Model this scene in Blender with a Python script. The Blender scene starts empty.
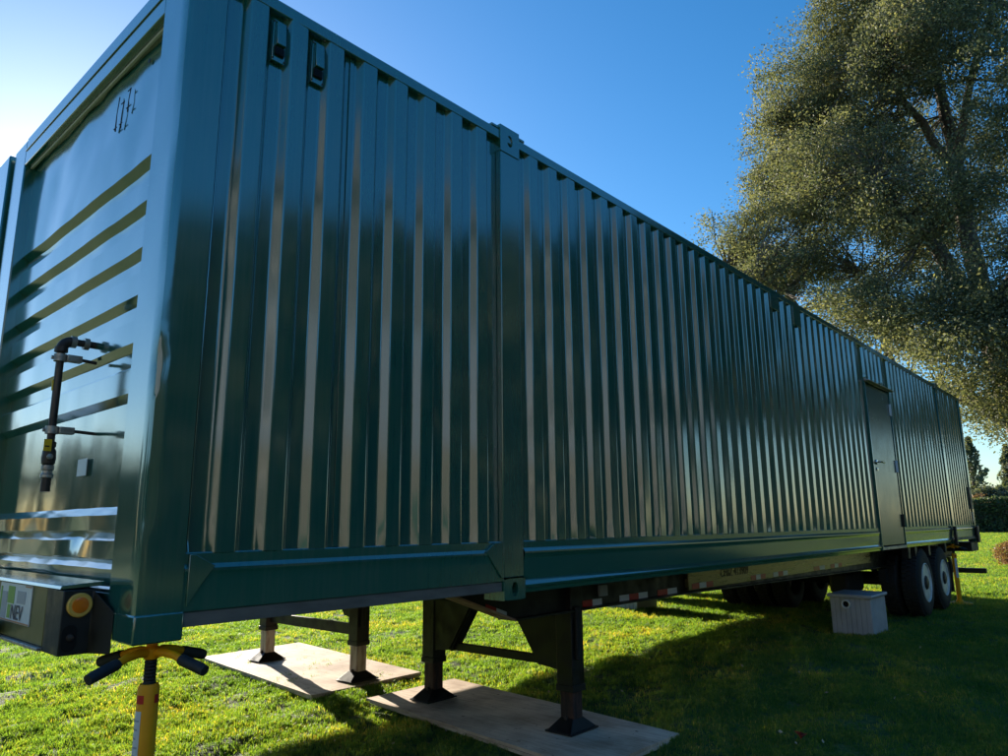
import bpy, bmesh, math, random
import numpy as np
from mathutils import Vector, Matrix, noise

random.seed(7)
rng = np.random.default_rng(11)
S = bpy.context.scene
COL = S.collection

# ------------------------------------------------------------------ camera
Z0 = 1.03                       # underside of the containers above the lawn
CAM = Vector((-1.1194, -2.78995, 0.4154 + Z0))
yaw, pitch, roll = 0.84087, 0.20041, -0.00944
fw = Vector((math.sin(yaw) * math.cos(pitch), math.cos(yaw) * math.cos(pitch), math.sin(pitch)))
r0 = Vector((math.cos(yaw), -math.sin(yaw), 0))
u0 = r0.cross(fw)
rt = math.cos(roll) * r0 + math.sin(roll) * u0
up = -math.sin(roll) * r0 + math.cos(roll) * u0
cd = bpy.data.cameras.new('camera')
cam = bpy.data.objects.new('camera', cd)
COL.objects.link(cam)
M = Matrix((rt, up, -fw)).transposed().to_4x4()
M.translation = CAM
cam.matrix_world = M
cd.sensor_width = 36
cd.lens = 718.4 / 1008 * 36
cd.clip_start = 0.05
cd.clip_end = 3000
S.camera = cam

# ------------------------------------------------------------------ light
SUN_DIR = Vector((0.29, 0.957, 0)).normalized()      # horizontal heading towards the sun
EL = math.radians(14.6)
sun_vec = Vector((SUN_DIR.x * math.cos(EL), SUN_DIR.y * math.cos(EL), math.sin(EL)))
world = bpy.data.worlds.new('World')
S.world = world
world.use_nodes = True
wn = world.node_tree.nodes
wl = world.node_tree.links
bg = wn['Background']
sky = wn.new('ShaderNodeTexSky')
sky.sky_type = 'NISHITA'
sky.sun_disc = False
sky.sun_elevation = EL
sky.sun_rotation = math.atan2(SUN_DIR.x, SUN_DIR.y)
sky.altitude = 60
sky.air_density = 1.0
sky.dust_density = 0.5
sky.ozone_density = 3.0
hs = wn.new('ShaderNodeHueSaturation')
hs.inputs['Saturation'].default_value = 1.3
wl.new(sky.outputs[0], hs.inputs['Color'])
wl.new(hs.outputs[0], bg.inputs['Color'])
bg.inputs['Strength'].default_value = 0.10
sl = bpy.data.lights.new('sun', 'SUN')
sl.energy = 5.0
sl.angle = math.radians(0.53)
sl.color = (1.0, 0.90, 0.74)
so = bpy.data.objects.new('sun', sl)
COL.objects.link(so)
so.rotation_euler = sun_vec.to_track_quat('Z', 'Y').to_euler()
so.location = (0, 0, 30)

S.render.engine = 'CYCLES'
S.view_settings.view_transform = 'Standard'
S.view_settings.look = 'None'
S.view_settings.exposure = 1.25
S.view_settings.gamma = 1.0
S.cycles.max_bounces = 8
S.cycles.transparent_max_bounces = 8

# ------------------------------------------------------------------ materials
MATS = {}
def base_mat(name, color, rough=0.5, metal=0.0, spec=0.5):
    m = bpy.data.materials.new(name)
    m.use_nodes = True
    b = m.node_tree.nodes['Principled BSDF']
    b.inputs['Base Color'].default_value = (*color, 1)
    b.inputs['Roughness'].default_value = rough
    b.inputs['Metallic'].default_value = metal
    b.inputs['Specular IOR Level'].default_value = spec
    MATS[name] = m
    return m
def N(m, t, **kw):
    n = m.node_tree.nodes.new(t)
    for k, v in kw.items():
        setattr(n, k, v)
    return n
def L(m, a, b):
    m.node_tree.links.new(a, b)
def noise_node(m, scale, detail=4, rough=0.55, coord='Object', vscale=None):
    tc = N(m, 'ShaderNodeTexCoord')
    nt = N(m, 'ShaderNodeTexNoise')
    nt.inputs['Scale'].default_value = scale
    nt.inputs['Detail'].default_value = detail
    nt.inputs['Roughness'].default_value = rough
    if vscale:
        mp = N(m, 'ShaderNodeMapping')
        mp.inputs['Scale'].default_value = vscale
        L(m, tc.outputs[coord], mp.inputs[0]); L(m, mp.outputs[0], nt.inputs['Vector'])
    else:
        L(m, tc.outputs[coord], nt.inputs['Vector'])
    return nt
def ramp(m, src, stops):
    r = N(m, 'ShaderNodeValToRGB')
    el = r.color_ramp.elements
    while len(el) < len(stops):
        el.new(0.5)
    for e, (p, c) in zip(el, stops):
        e.position = p
        e.color = (*c, 1) if len(c) == 3 else c
    L(m, src, r.inputs[0])
    return r
def add_bump(m, src, strength, dist, prev=None):
    b = m.node_tree.nodes['Principled BSDF']
    bp = N(m, 'ShaderNodeBump')
    bp.inputs['Strength'].default_value = strength
    bp.inputs['Distance'].default_value = dist
    L(m, src, bp.inputs['Height'])
    if prev is not None:
        L(m, prev.outputs[0], bp.inputs['Normal'])
    L(m, bp.outputs[0], b.inputs['Normal'])
    return bp
def mottled(name, c1, c2, scale, rough=(0.5, 0.7), metal=0.0, bump=0.0, bdist=0.002, detail=6, vscale=None, p=(0.35, 0.65), spec=0.5):
    m = base_mat(name, c1, rough[0], metal, spec)
    b = m.node_tree.nodes['Principled BSDF']
    n = noise_node(m, scale, detail, vscale=vscale)
    r = ramp(m, n.outputs['Fac'], [(p[0], c1), (p[1], c2)])
    L(m, r.outputs[0], b.inputs['Base Color'])
    rr = ramp(m, n.outputs['Fac'], [(p[0], (rough[0],) * 3), (p[1], (rough[1],) * 3)])
    L(m, rr.outputs[0], b.inputs['Roughness'])
    if bump:
        add_bump(m, n.outputs['Fac'], bump, bdist)
    return m

def paint(name, col, dusty):
    # glossy sprayed enamel: brushed-on streaks, orange peel, a film of dust, oil-canning
    m = base_mat(name, col, 0.16, 0.0, 0.62)
    b = m.node_tree.nodes['Principled BSDF']
    b.inputs['Coat Weight'].default_value = 1.0; b.inputs['Coat IOR'].default_value = 2.05; b.inputs['Coat Roughness'].default_value = 0.11
    st = noise_node(m, 5.0, 7, 0.6, vscale=(9, 9, 0.5))
    n1 = noise_node(m, 1.6, 5)
    mx = N(m, 'ShaderNodeMath', operation='MULTIPLY')
    L(m, st.outputs['Fac'], mx.inputs[0]); L(m, n1.outputs['Fac'], mx.inputs[1])
    c2 = tuple(c * 0.68 + d * 0.32 for c, d in zip(col, dusty))
    r = ramp(m, mx.outputs[0], [(0.14, col), (0.42, c2)])
    sp = noise_node(m, 85, 3, 0.5)
    sr = ramp(m, sp.outputs['Fac'], [(0.70, (0, 0, 0)), (0.78, (1, 1, 1))])
    mix = N(m, 'ShaderNodeMix', data_type='RGBA')
    sm = N(m, 'ShaderNodeMath', operation='MULTIPLY'); sm.inputs[1].default_value = 0.35
    L(m, sr.outputs[0], sm.inputs[0])
    L(m, sm.outputs[0], mix.inputs[0]); L(m, r.outputs[0], mix.inputs[6]); mix.inputs[7].default_value = (*dusty, 1)
    L(m, mix.outputs[2], b.inputs['Base Color'])
    rr = ramp(m, mx.outputs[0], [(0.12, (0.10,) * 3), (0.45, (0.24,) * 3)])
    L(m, rr.outputs[0], b.inputs['Roughness'])
    w = noise_node(m, 2.6, 2, 0.4)
    pe = noise_node(m, 160, 2, 0.5)
    wb = add_bump(m, w.outputs['Fac'], 0.22, 0.012)
    add_bump(m, pe.outputs['Fac'], 0.05, 0.0006, wb)
    return m
paint('green_paint', (0.008, 0.112, 0.084), (0.11, 0.175, 0.14))
mottled('black_paint', (0.0045, 0.0045, 0.005), (0.014, 0.013, 0.012), 9, (0.35, 0.7), bump=0.15)
mottled('black_rough', (0.007, 0.007, 0.008), (0.022, 0.021, 0.02), 14, (0.6, 0.85), bump=0.2)
mottled('grass_gold_rail', (0.16, 0.14, 0.075), (0.30, 0.25, 0.12), 5, (0.22, 0.42), metal=0.8, bump=0.1, vscale=(0.6, 3, 6))  # gold of the reflected grass put into the rail's base colour
mottled('rail_black_gloss', (0.012, 0.012, 0.013), (0.04, 0.034, 0.028), 6, (0.25, 0.5), bump=0.1)
mottled('rust_leg', (0.075, 0.030, 0.020), (0.030, 0.022, 0.02), 8, (0.6, 0.85), bump=0.3, vscale=(3, 3, 0.8))
mottled('worn_steel', (0.42, 0.37, 0.33), (0.20, 0.13, 0.10), 7, (0.45, 0.75), metal=0.25, bump=0.25, vscale=(3, 3, 0.7), p=(0.45, 0.72))
mottled('tan_flange', (0.58, 0.36, 0.24), (0.36, 0.20, 0.13), 12, (0.7, 0.9), bump=0.3)  # tan tone, used on the sloping flange alone
mottled('tyre_rubber', (0.013, 0.013, 0.014), (0.030, 0.029, 0.027), 10, (0.7, 0.9), bump=0.2)
mottled('rim_paint', (0.78, 0.77, 0.74), (0.42, 0.39, 0.35), 5, (0.35, 0.6), p=(0.45, 0.75), bump=0.1)
mottled('yellow_paint', (0.95, 0.40, 0.004), (0.80, 0.30, 0.004), 6, (0.4, 0.6), spec=0.3, bump=0.08, p=(0.4, 0.75))
mottled('grip_rubber', (0.012, 0.014, 0.018), (0.03, 0.032, 0.036), 40, (0.55, 0.75), bump=0.2)
mottled('grey_plastic', (0.50, 0.49, 0.51), (0.43, 0.42, 0.44), 6, (0.45, 0.6), bump=0.08)
base_mat('pvc_white', (0.75, 0.75, 0.74), 0.35)
base_mat('dark_hole', (0.004, 0.004, 0.004), 0.9)
base_mat('hinge_white', (0.72, 0.73, 0.74), 0.4)
base_mat('chrome', (0.72, 0.72, 0.74), 0.16, 1.0)
base_mat('tape_red', (0.50, 0.012, 0.016), 0.35)
base_mat('tape_white', (0.72, 0.72, 0.72), 0.35)
base_mat('sticker_white', (0.66, 0.68, 0.70), 0.45)
base_mat('sticker_green', (0.16, 0.36, 0.06), 0.45)
base_mat('sticker_ink', (0.05, 0.055, 0.09), 0.5)
base_mat('sticker_grey', (0.34, 0.37, 0.42), 0.5)
base_mat('sticker_orange', (0.45, 0.2, 0.1), 0.5)
base_mat('pale_strip', (0.62, 0.62, 0.58), 0.5)
base_mat('lettering', (0.012, 0.012, 0.012), 0.5)
base_mat('yellow_tag', (0.78, 0.50, 0.01), 0.45)
base_mat('red_label', (0.55, 0.012, 0.015), 0.4)
mottled('galvanised', (0.50, 0.48, 0.45), (0.32, 0.28, 0.25), 30, (0.35, 0.6), metal=0.7, bump=0.1)
mottled('pipe_steel', (0.10, 0.075, 0.062), (0.030, 0.026, 0.026), 14, (0.4, 0.65), metal=0.4, bump=0.15, vscale=(3, 3, 0.6))
mottled('grey_steel', (0.19, 0.17, 0.15), (0.13, 0.115, 0.10), 7, (0.5, 0.7), bump=0.15, vscale=(0.7, 3, 3))
mottled('door_paint', (0.020, 0.072, 0.055), (0.026, 0.080, 0.062), 3, (0.20, 0.28), bump=0.01, spec=0.6)
mottled('olive_plate', (0.085, 0.085, 0.030), (0.14, 0.13, 0.045), 6, (0.30, 0.5), metal=0.2, bump=0.1)
mottled('leaf_red', (0.35, 0.035, 0.015), (0.22, 0.03, 0.02), 20, (0.5, 0.7))
mottled('leaf_pale', (0.55, 0.48, 0.34), (0.36, 0.25, 0.14), 20, (0.6, 0.8))
am = base_mat('amber_lens', (0.85, 0.20, 0.008), 0.18, 0, 0.6)
am.node_tree.nodes['Principled BSDF'].inputs['Coat Weight'].default_value = 0.5
base_mat('amber_ring', (0.80, 0.48, 0.10), 0.3)

def plywood():
    m = base_mat('plywood', (0.5, 0.35, 0.22), 0.75)
    b = m.node_tree.nodes['Principled BSDF']
    g = noise_node(m, 4.5, 8, 0.62, vscale=(9, 0.8, 1))
    s = noise_node(m, 2.2, 6, 0.6)
    r = ramp(m, g.outputs['Fac'], [(0.30, (0.60, 0.43, 0.31)), (0.55, (0.80, 0.63, 0.48)), (0.75, (0.84, 0.70, 0.56))])
    r2 = ramp(m, s.outputs['Fac'], [(0.36, (0.62, 0.55, 0.50)), (0.58, (1, 1, 1))])
    k = noise_node(m, 19, 3)
    r3 = ramp(m, k.outputs['Fac'], [(0.26, (0.35, 0.25, 0.2)), (0.33, (1, 1, 1))])
    mx = N(m, 'ShaderNodeMix', data_type='RGBA', blend_type='MULTIPLY'); mx.inputs[0].default_value = 1
    L(m, r.outputs[0], mx.inputs[6]); L(m, r2.outputs[0], mx.inputs[7])
    mx2 = N(m, 'ShaderNodeMix', data_type='RGBA', blend_type='MULTIPLY'); mx2.inputs[0].default_value = 1
    L(m, mx.outputs[2], mx2.inputs[6]); L(m, r3.outputs[0], mx2.inputs[7])
    L(m, mx2.outputs[2], b.inputs['Base Color'])
    add_bump(m, g.outputs['Fac'], 0.3, 0.003)
plywood()

def foliage_mat(name, cols, trans=0.35, rough=0.45):
    # cols: stops over the per-leaf tint attribute
    m = base_mat(name, cols[0][1], rough, 0, 0.25)
    b = m.node_tree.nodes['Principled BSDF']
    at = N(m, 'ShaderNodeAttribute', attribute_name='tint')
    r = ramp(m, at.outputs['Fac'], cols)
    L(m, r.outputs[0], b.inputs['Base Color'])
    tr = N(m, 'ShaderNodeBsdfTranslucent')
    mul = N(m, 'ShaderNodeMix', data_type='RGBA', blend_type='MULTIPLY'); mul.inputs[0].default_value = 1
    mul.inputs[7].default_value = (1.45, 1.4, 0.7, 1)
    L(m, r.outputs[0], mul.inputs[6]); L(m, mul.outputs[2], tr.inputs['Color'])
    ms = N(m, 'ShaderNodeMixShader'); ms.inputs[0].default_value = trans
    L(m, b.outputs[0], ms.inputs[1]); L(m, tr.outputs[0], ms.inputs[2])
    L(m, ms.outputs[0], m.node_tree.nodes['Material Output'].inputs['Surface'])
    return m
foliage_mat('oak_leaf', [(0.0, (0.070, 0.095, 0.070)), (0.5, (0.175, 0.190, 0.125)), (0.85, (0.27, 0.268, 0.140)), (1.0, (0.32, 0.305, 0.17))], 0.40, 0.6)
foliage_mat('conifer_leaf', [(0.0, (0.07, 0.095, 0.075)), (1.0, (0.16, 0.175, 0.10))], 0.35)
foliage_mat('hedge_leaf', [(0.0, (0.045, 0.080, 0.050)), (1.0, (0.12, 0.15, 0.05))], 0.35)
foliage_mat('rust_leaf', [(0.0, (0.17, 0.09, 0.05)), (1.0, (0.36, 0.23, 0.12))], 0.3)
foliage_mat('belt_leaf', [(0.0, (0.022, 0.036, 0.018)), (1.0, (0.060, 0.066, 0.028))], 0.2)
mottled('stucco_blue', (0.15, 0.195, 0.26), (0.135, 0.175, 0.235), 3, (0.85, 0.95), bump=0.2, bdist=0.01)
mottled('stucco_grey', (0.095, 0.112, 0.130), (0.08, 0.095, 0.112), 3, (0.85, 0.95), bump=0.2, bdist=0.01)
mottled('stucco', (0.15, 0.145, 0.12), (0.125, 0.12, 0.10), 3, (0.85, 0.95), bump=0.2, bdist=0.01)
mottled('roof_tile', (0.10, 0.10, 0.10), (0.15, 0.145, 0.14), 6, (0.8, 0.9), bump=0.3, bdist=0.02)
base_mat('window_glass', (0.02, 0.025, 0.03), 0.08)
mottled('bark', (0.085, 0.065, 0.050), (0.16, 0.13, 0.105), 5, (0.85, 0.95), bump=0.6, bdist=0.03, vscale=(3, 3, 0.6))

def grass_mat():
    m = base_mat('grass_blade', (0.1, 0.16, 0.03), 0.5, 0, 0.3)
    b = m.node_tree.nodes['Principled BSDF']
    at = N(m, 'ShaderNodeAttribute', attribute_name='tint')
    oi = N(m, 'ShaderNodeObjectInfo')
    geo = N(m, 'ShaderNodeNewGeometry')
    nz = N(m, 'ShaderNodeTexNoise'); nz.inputs['Scale'].default_value = 0.9; nz.inputs['Detail'].default_value = 5
    L(m, geo.outputs['Position'], nz.inputs['Vector'])
    a1 = N(m, 'ShaderNodeMath', operation='ADD'); L(m, at.outputs['Fac'], a1.inputs[0]); L(m, oi.outputs['Random'], a1.inputs[1])
    a2 = N(m, 'ShaderNodeMath', operation='MULTIPLY_ADD'); L(m, nz.outputs['Fac'], a2.inputs[0]); a2.inputs[1].default_value = 2.7; L(m, a1.outputs[0], a2.inputs[2])
    a3 = N(m, 'ShaderNodeMath', operation='MULTIPLY'); L(m, a2.outputs[0], a3.inputs[0]); a3.inputs[1].default_value = 0.217
    r = ramp(m, a3.outputs[0], [(0.22, (0.028, 0.088, 0.052)), (0.45, (0.058, 0.152, 0.070)), (0.62, (0.098, 0.195, 0.076)), (0.80, (0.30, 0.28, 0.15))])
    L(m, r.outputs[0], b.inputs['Base Color'])
    tr = N(m, 'ShaderNodeBsdfTranslucent')
    mul = N(m, 'ShaderNodeMix', data_type='RGBA', blend_type='MULTIPLY'); mul.inputs[0].default_value = 1
    mul.inputs[7].default_value = (4.3, 2.9, 0.42, 1)
    L(m, r.outputs[0], mul.inputs[6]); L(m, mul.outputs[2], tr.inputs['Color'])
    ms = N(m, 'ShaderNodeMixShader'); ms.inputs[0].default_value = 0.58
    L(m, b.outputs[0], ms.inputs[1]); L(m, tr.outputs[0], ms.inputs[2])
    L(m, ms.outputs[0], m.node_tree.nodes['Material Output'].inputs['Surface'])
    # the sheet below: thatch and soil, with the lawn's own average colour far out
    m = base_mat('lawn_sheet', (0.06, 0.09, 0.02), 0.9, 0, 0.2)
    b = m.node_tree.nodes['Principled BSDF']
    n1 = noise_node(m, 0.7, 6, coord='Generated')
    geo = N(m, 'ShaderNodeNewGeometry')
    L(m, geo.outputs['Position'], n1.inputs['Vector'])
    n2 = N(m, 'ShaderNodeTexNoise'); n2.inputs['Scale'].default_value = 28; n2.inputs['Detail'].default_value = 5
    L(m, geo.outputs['Position'], n2.inputs['Vector'])
    mu = N(m, 'ShaderNodeMath', operation='MULTIPLY'); L(m, n1.outputs['Fac'], mu.inputs[0]); L(m, n2.outputs['Fac'], mu.inputs[1])
    r = ramp(m, mu.outputs[0], [(0.12, (0.042, 0.080, 0.030)), (0.26, (0.095, 0.145, 0.042)), (0.42, (0.20, 0.19, 0.065))])
    L(m, r.outputs[0], b.inputs['Base Color'])
    add_bump(m, n2.outputs['Fac'], 0.7, 0.03)
grass_mat()

# ------------------------------------------------------------------ mesh helpers
class MB:
    def __init__(s):
        s.v = []; s.f = []
    def quad(s, a, b, c, d):
        i = len(s.v); s.v += [tuple(a), tuple(b), tuple(c), tuple(d)]; s.f.append((i, i + 1, i + 2, i + 3)); return s
    def box(s, x0, x1, y0, y1, z0, z1):
        i = len(s.v)
        s.v += [(x0, y0, z0), (x1, y0, z0), (x1, y1, z0), (x0, y1, z0), (x0, y0, z1), (x1, y0, z1), (x1, y1, z1), (x0, y1, z1)]
        s.f += [tuple(i + k for k in q) for q in ((0, 3, 2, 1), (4, 5, 6, 7), (0, 1, 5, 4), (1, 2, 6, 5), (2, 3, 7, 6), (3, 0, 4, 7))]
        return s
    def prism(s, poly, a, b, axis):
        # poly: 2-D outline, extruded from a to b along axis ('x': (y,z), 'y': (x,z), 'z': (x,y))
        def P(p, t):
            return (t, p[0], p[1]) if axis == 'x' else (p[0], t, p[1]) if axis == 'y' else (p[0], p[1], t)
        i = len(s.v); n = len(poly)
        s.v += [P(p, a) for p in poly] + [P(p, b) for p in poly]
        s.f.append(tuple(range(i + n - 1, i - 1, -1))); s.f.append(tuple(range(i + n, i + 2 * n)))
        for k in range(n):
            j = (k + 1) % n
            s.f.append((i + k, i + j, i + n + j, i + n + k))
        return s
    def tube(s, path, rad, n=12, cap=True):
        path = [Vector(p) for p in path]
        if not hasattr(rad, '__len__'):
            rad = [rad] * len(path)
        i0 = len(s.v); prev = None
        for k, p in enumerate(path):
            d = (path[min(k + 1, len(path) - 1)] - path[max(k - 1, 0)]).normalized()
            if prev is None:
                a = d.orthogonal().normalized()
            else:
                a = (prev - d * prev.dot(d)).normalized()
            prev = a; b = d.cross(a)
            for q in range(n):
                t = 2 * math.pi * q / n
                s.v.append(tuple(p + (a * math.cos(t) + b * math.sin(t)) * rad[k]))
        for k in range(len(path) - 1):
            for q in range(n):
                w = (q + 1) % n
                s.f.append((i0 + k * n + q, i0 + k * n + w, i0 + (k + 1) * n + w, i0 + (k + 1) * n + q))
        if cap:
            s.f.append(tuple(i0 + q for q in range(n - 1, -1, -1)))
            s.f.append(tuple(i0 + (len(path) - 1) * n + q for q in range(n)))
        return s
    def lathe(s, prof, n=32, axis='z', c=(0, 0, 0), closed=False):
        # prof: (radius, height)
        i0 = len(s.v)
        for (r, h) in prof:
            for q in range(n):
                t = 2 * math.pi * q / n
                x, y = r * math.cos(t), r * math.sin(t)
                p = (x, y, h) if axis == 'z' else (h, x, y) if axis == 'x' else (x, h, y)
                s.v.append((p[0] + c[0], p[1] + c[1], p[2] + c[2]))
        m = len(prof)
        for k in range(m - (0 if closed else 1)):
            k2 = (k + 1) % m
            for q in range(n):
                w = (q + 1) % n
                s.f.append((i0 + k * n + q, i0 + k * n + w, i0 + k2 * n + w, i0 + k2 * n + q))
        if not closed:
            if prof[0][0] > 1e-6: s.f.append(tuple(i0 + q for q in range(n)))
            if prof[-1][0] > 1e-6: s.f.append(tuple(i0 + (m - 1) * n + q for q in range(n)))
        return s
    def grid(s, rows):
        # rows: list of equal-length point lists
        i0 = len(s.v); n = len(rows[0])
        for r in rows: s.v += [tuple(p) for p in r]
        for k in range(len(rows) - 1):
            for q in range(n - 1):
                s.f.append((i0 + k * n + q, i0 + k * n + q + 1, i0 + (k + 1) * n + q + 1, i0 + (k + 1) * n + q))
        return s
    def mesh(s, name, mat, smooth=0.6):
        me = bpy.data.meshes.new(name)
        me.from_pydata(s.v, [], s.f)
        bm = bmesh.new(); bm.from_mesh(me)
        bmesh.ops.recalc_face_normals(bm, faces=bm.faces)
        bm.to_mesh(me); bm.free()
        me.materials.append(MATS[mat])
        if smooth:
            me.shade_smooth()
            me.set_sharp_from_angle(angle=smooth)
        return me
    def build(s, name, mat, parent=None, bevel=0.0, smooth=0.6, loc=None):
        o = bpy.data.objects.new(name, s.mesh(name, mat, smooth))
        COL.objects.link(o)
        if parent is not None: o.parent = parent
        if loc is not None: o.location = loc
        if bevel:
            bv = o.modifiers.new('bevel', 'BEVEL'); bv.width = bevel; bv.segments = 2; bv.limit_method = 'ANGLE'; bv.angle_limit = 0.7
            bv.harden_normals = False
        return o
def box(name, x0, x1, y0, y1, z0, z1, mat, parent=None, bevel=0.004):
    return MB().box(x0, x1, y0, y1, z0, z1).build(name, mat, parent, bevel)
def tag(o, label=None, cat=None, group=None, kind=None):
    if label: o['label'] = label
    if cat: o['category'] = cat
    if group: o['group'] = group
    if kind: o['kind'] = kind
    return o
def empty(name, loc=(0, 0, 0), rz=0):
    o = bpy.data.objects.new(name, None); COL.objects.link(o)
    o.location = loc; o.rotation_euler.z = rz; o.empty_display_size = 0.2
    return o
def copy_tree(o, parent=None):
    c = o.copy(); COL.objects.link(c); c.parent = parent
    for ch in list(o.children): copy_tree(ch, c)
    return c

# ------------------------------------------------------------------ the lawn
def lawn_z(x, y):
    d = math.hypot(x - CAM.x, y - CAM.y)
    if d > 70: return 0.0
    f = max(0.0, 1 - d / 70)
    # mower and tyre furrows running slantwise, plus general unevenness
    s = (x * 0.90 + y * 0.44); t = (-x * 0.44 + y * 0.90)
    fur = noise.noise((s * 0.55, t * 3.2, 1.7)) * 0.036 + noise.noise((s * 1.6, t * 6.0, 4.1)) * 0.018
    un = noise.noise((x * 0.8, y * 0.8, 9.0)) * 0.012 + noise.noise((x * 3.3, y * 3.3, 3.0)) * 0.010 + noise.noise((s * 5.0, t * 9.0, 3.0)) * 0.013
    return (fur + un) * f - 0.012
def axis_steps(lo, hi, fine0, fine1, step):
    a = list(np.arange(fine0, fine1 + 1e-6, step))
    v = fine1; s = step
    while v < hi: s *= 1.22; v += s; a.append(v)
    v = fine0; s = step; b = []
    while v > lo: s *= 1.22; v -= s; b.append(v)
    return b[::-1] + a
gx = axis_steps(-700, 1500, -2.5, 14, 0.075)
gy = axis_steps(-700, 1200, -4, 9, 0.075)
lv = [(x, y, lawn_z(x, y)) for y in gy for x in gx]
nx = len(gx)
lf = [(j * nx + i, j * nx + i + 1, (j + 1) * nx + i + 1, (j + 1) * nx + i) for j in range(len(gy) - 1) for i in range(nx - 1)]
me = bpy.data.meshes.new('lawn'); me.from_pydata(lv, [], lf); me.materials.append(MATS['lawn_sheet']); me.shade_smooth()
lawn = bpy.data.objects.new('lawn', me); COL.objects.link(lawn); tag(lawn, kind='structure')

# grass: tufts scattered over the part of the lawn in view, one object
def tuft_mesh(name, blades, spread, h, w):
    v = []; f = []; t = []
    for _ in range(blades):
        a = random.uniform(0, 2 * math.pi); r = spread * math.sqrt(random.random())
        bx, by = r * math.cos(a), r * math.sin(a)
        d = random.uniform(0, 2 * math.pi); ln = random.uniform(0.25, 1.0) * h
        hh = h * random.uniform(0.55, 1.15)
        wx, wy = -math.sin(d) * w / 2, math.cos(d) * w / 2
        mx_, my_ = bx + math.cos(d) * ln * 0.35, by + math.sin(d) * ln * 0.35
        tx, ty = bx + math.cos(d) * ln, by + math.sin(d) * ln
        i = len(v)
        v += [(bx - wx, by - wy, -0.01), (bx + wx, by + wy, -0.01), (mx_ + wx * .8, my_ + wy * .8, hh * 0.62), (mx_ - wx * .8, my_ - wy * .8, hh * 0.62), (tx, ty, hh)]
        f += [(i, i + 1, i + 2, i + 3), (i + 3, i + 2, i + 4)]
        k = random.random(); t += [k, k]
    me = bpy.data.meshes.new(name); me.from_pydata(v, [], f)
    at = me.attributes.new('tint', 'FLOAT', 'FACE'); at.data.foreach_set('value', t)
    me.materials.append(MATS['grass_blade'])
    return bpy.data.objects.new(name, me)
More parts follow.
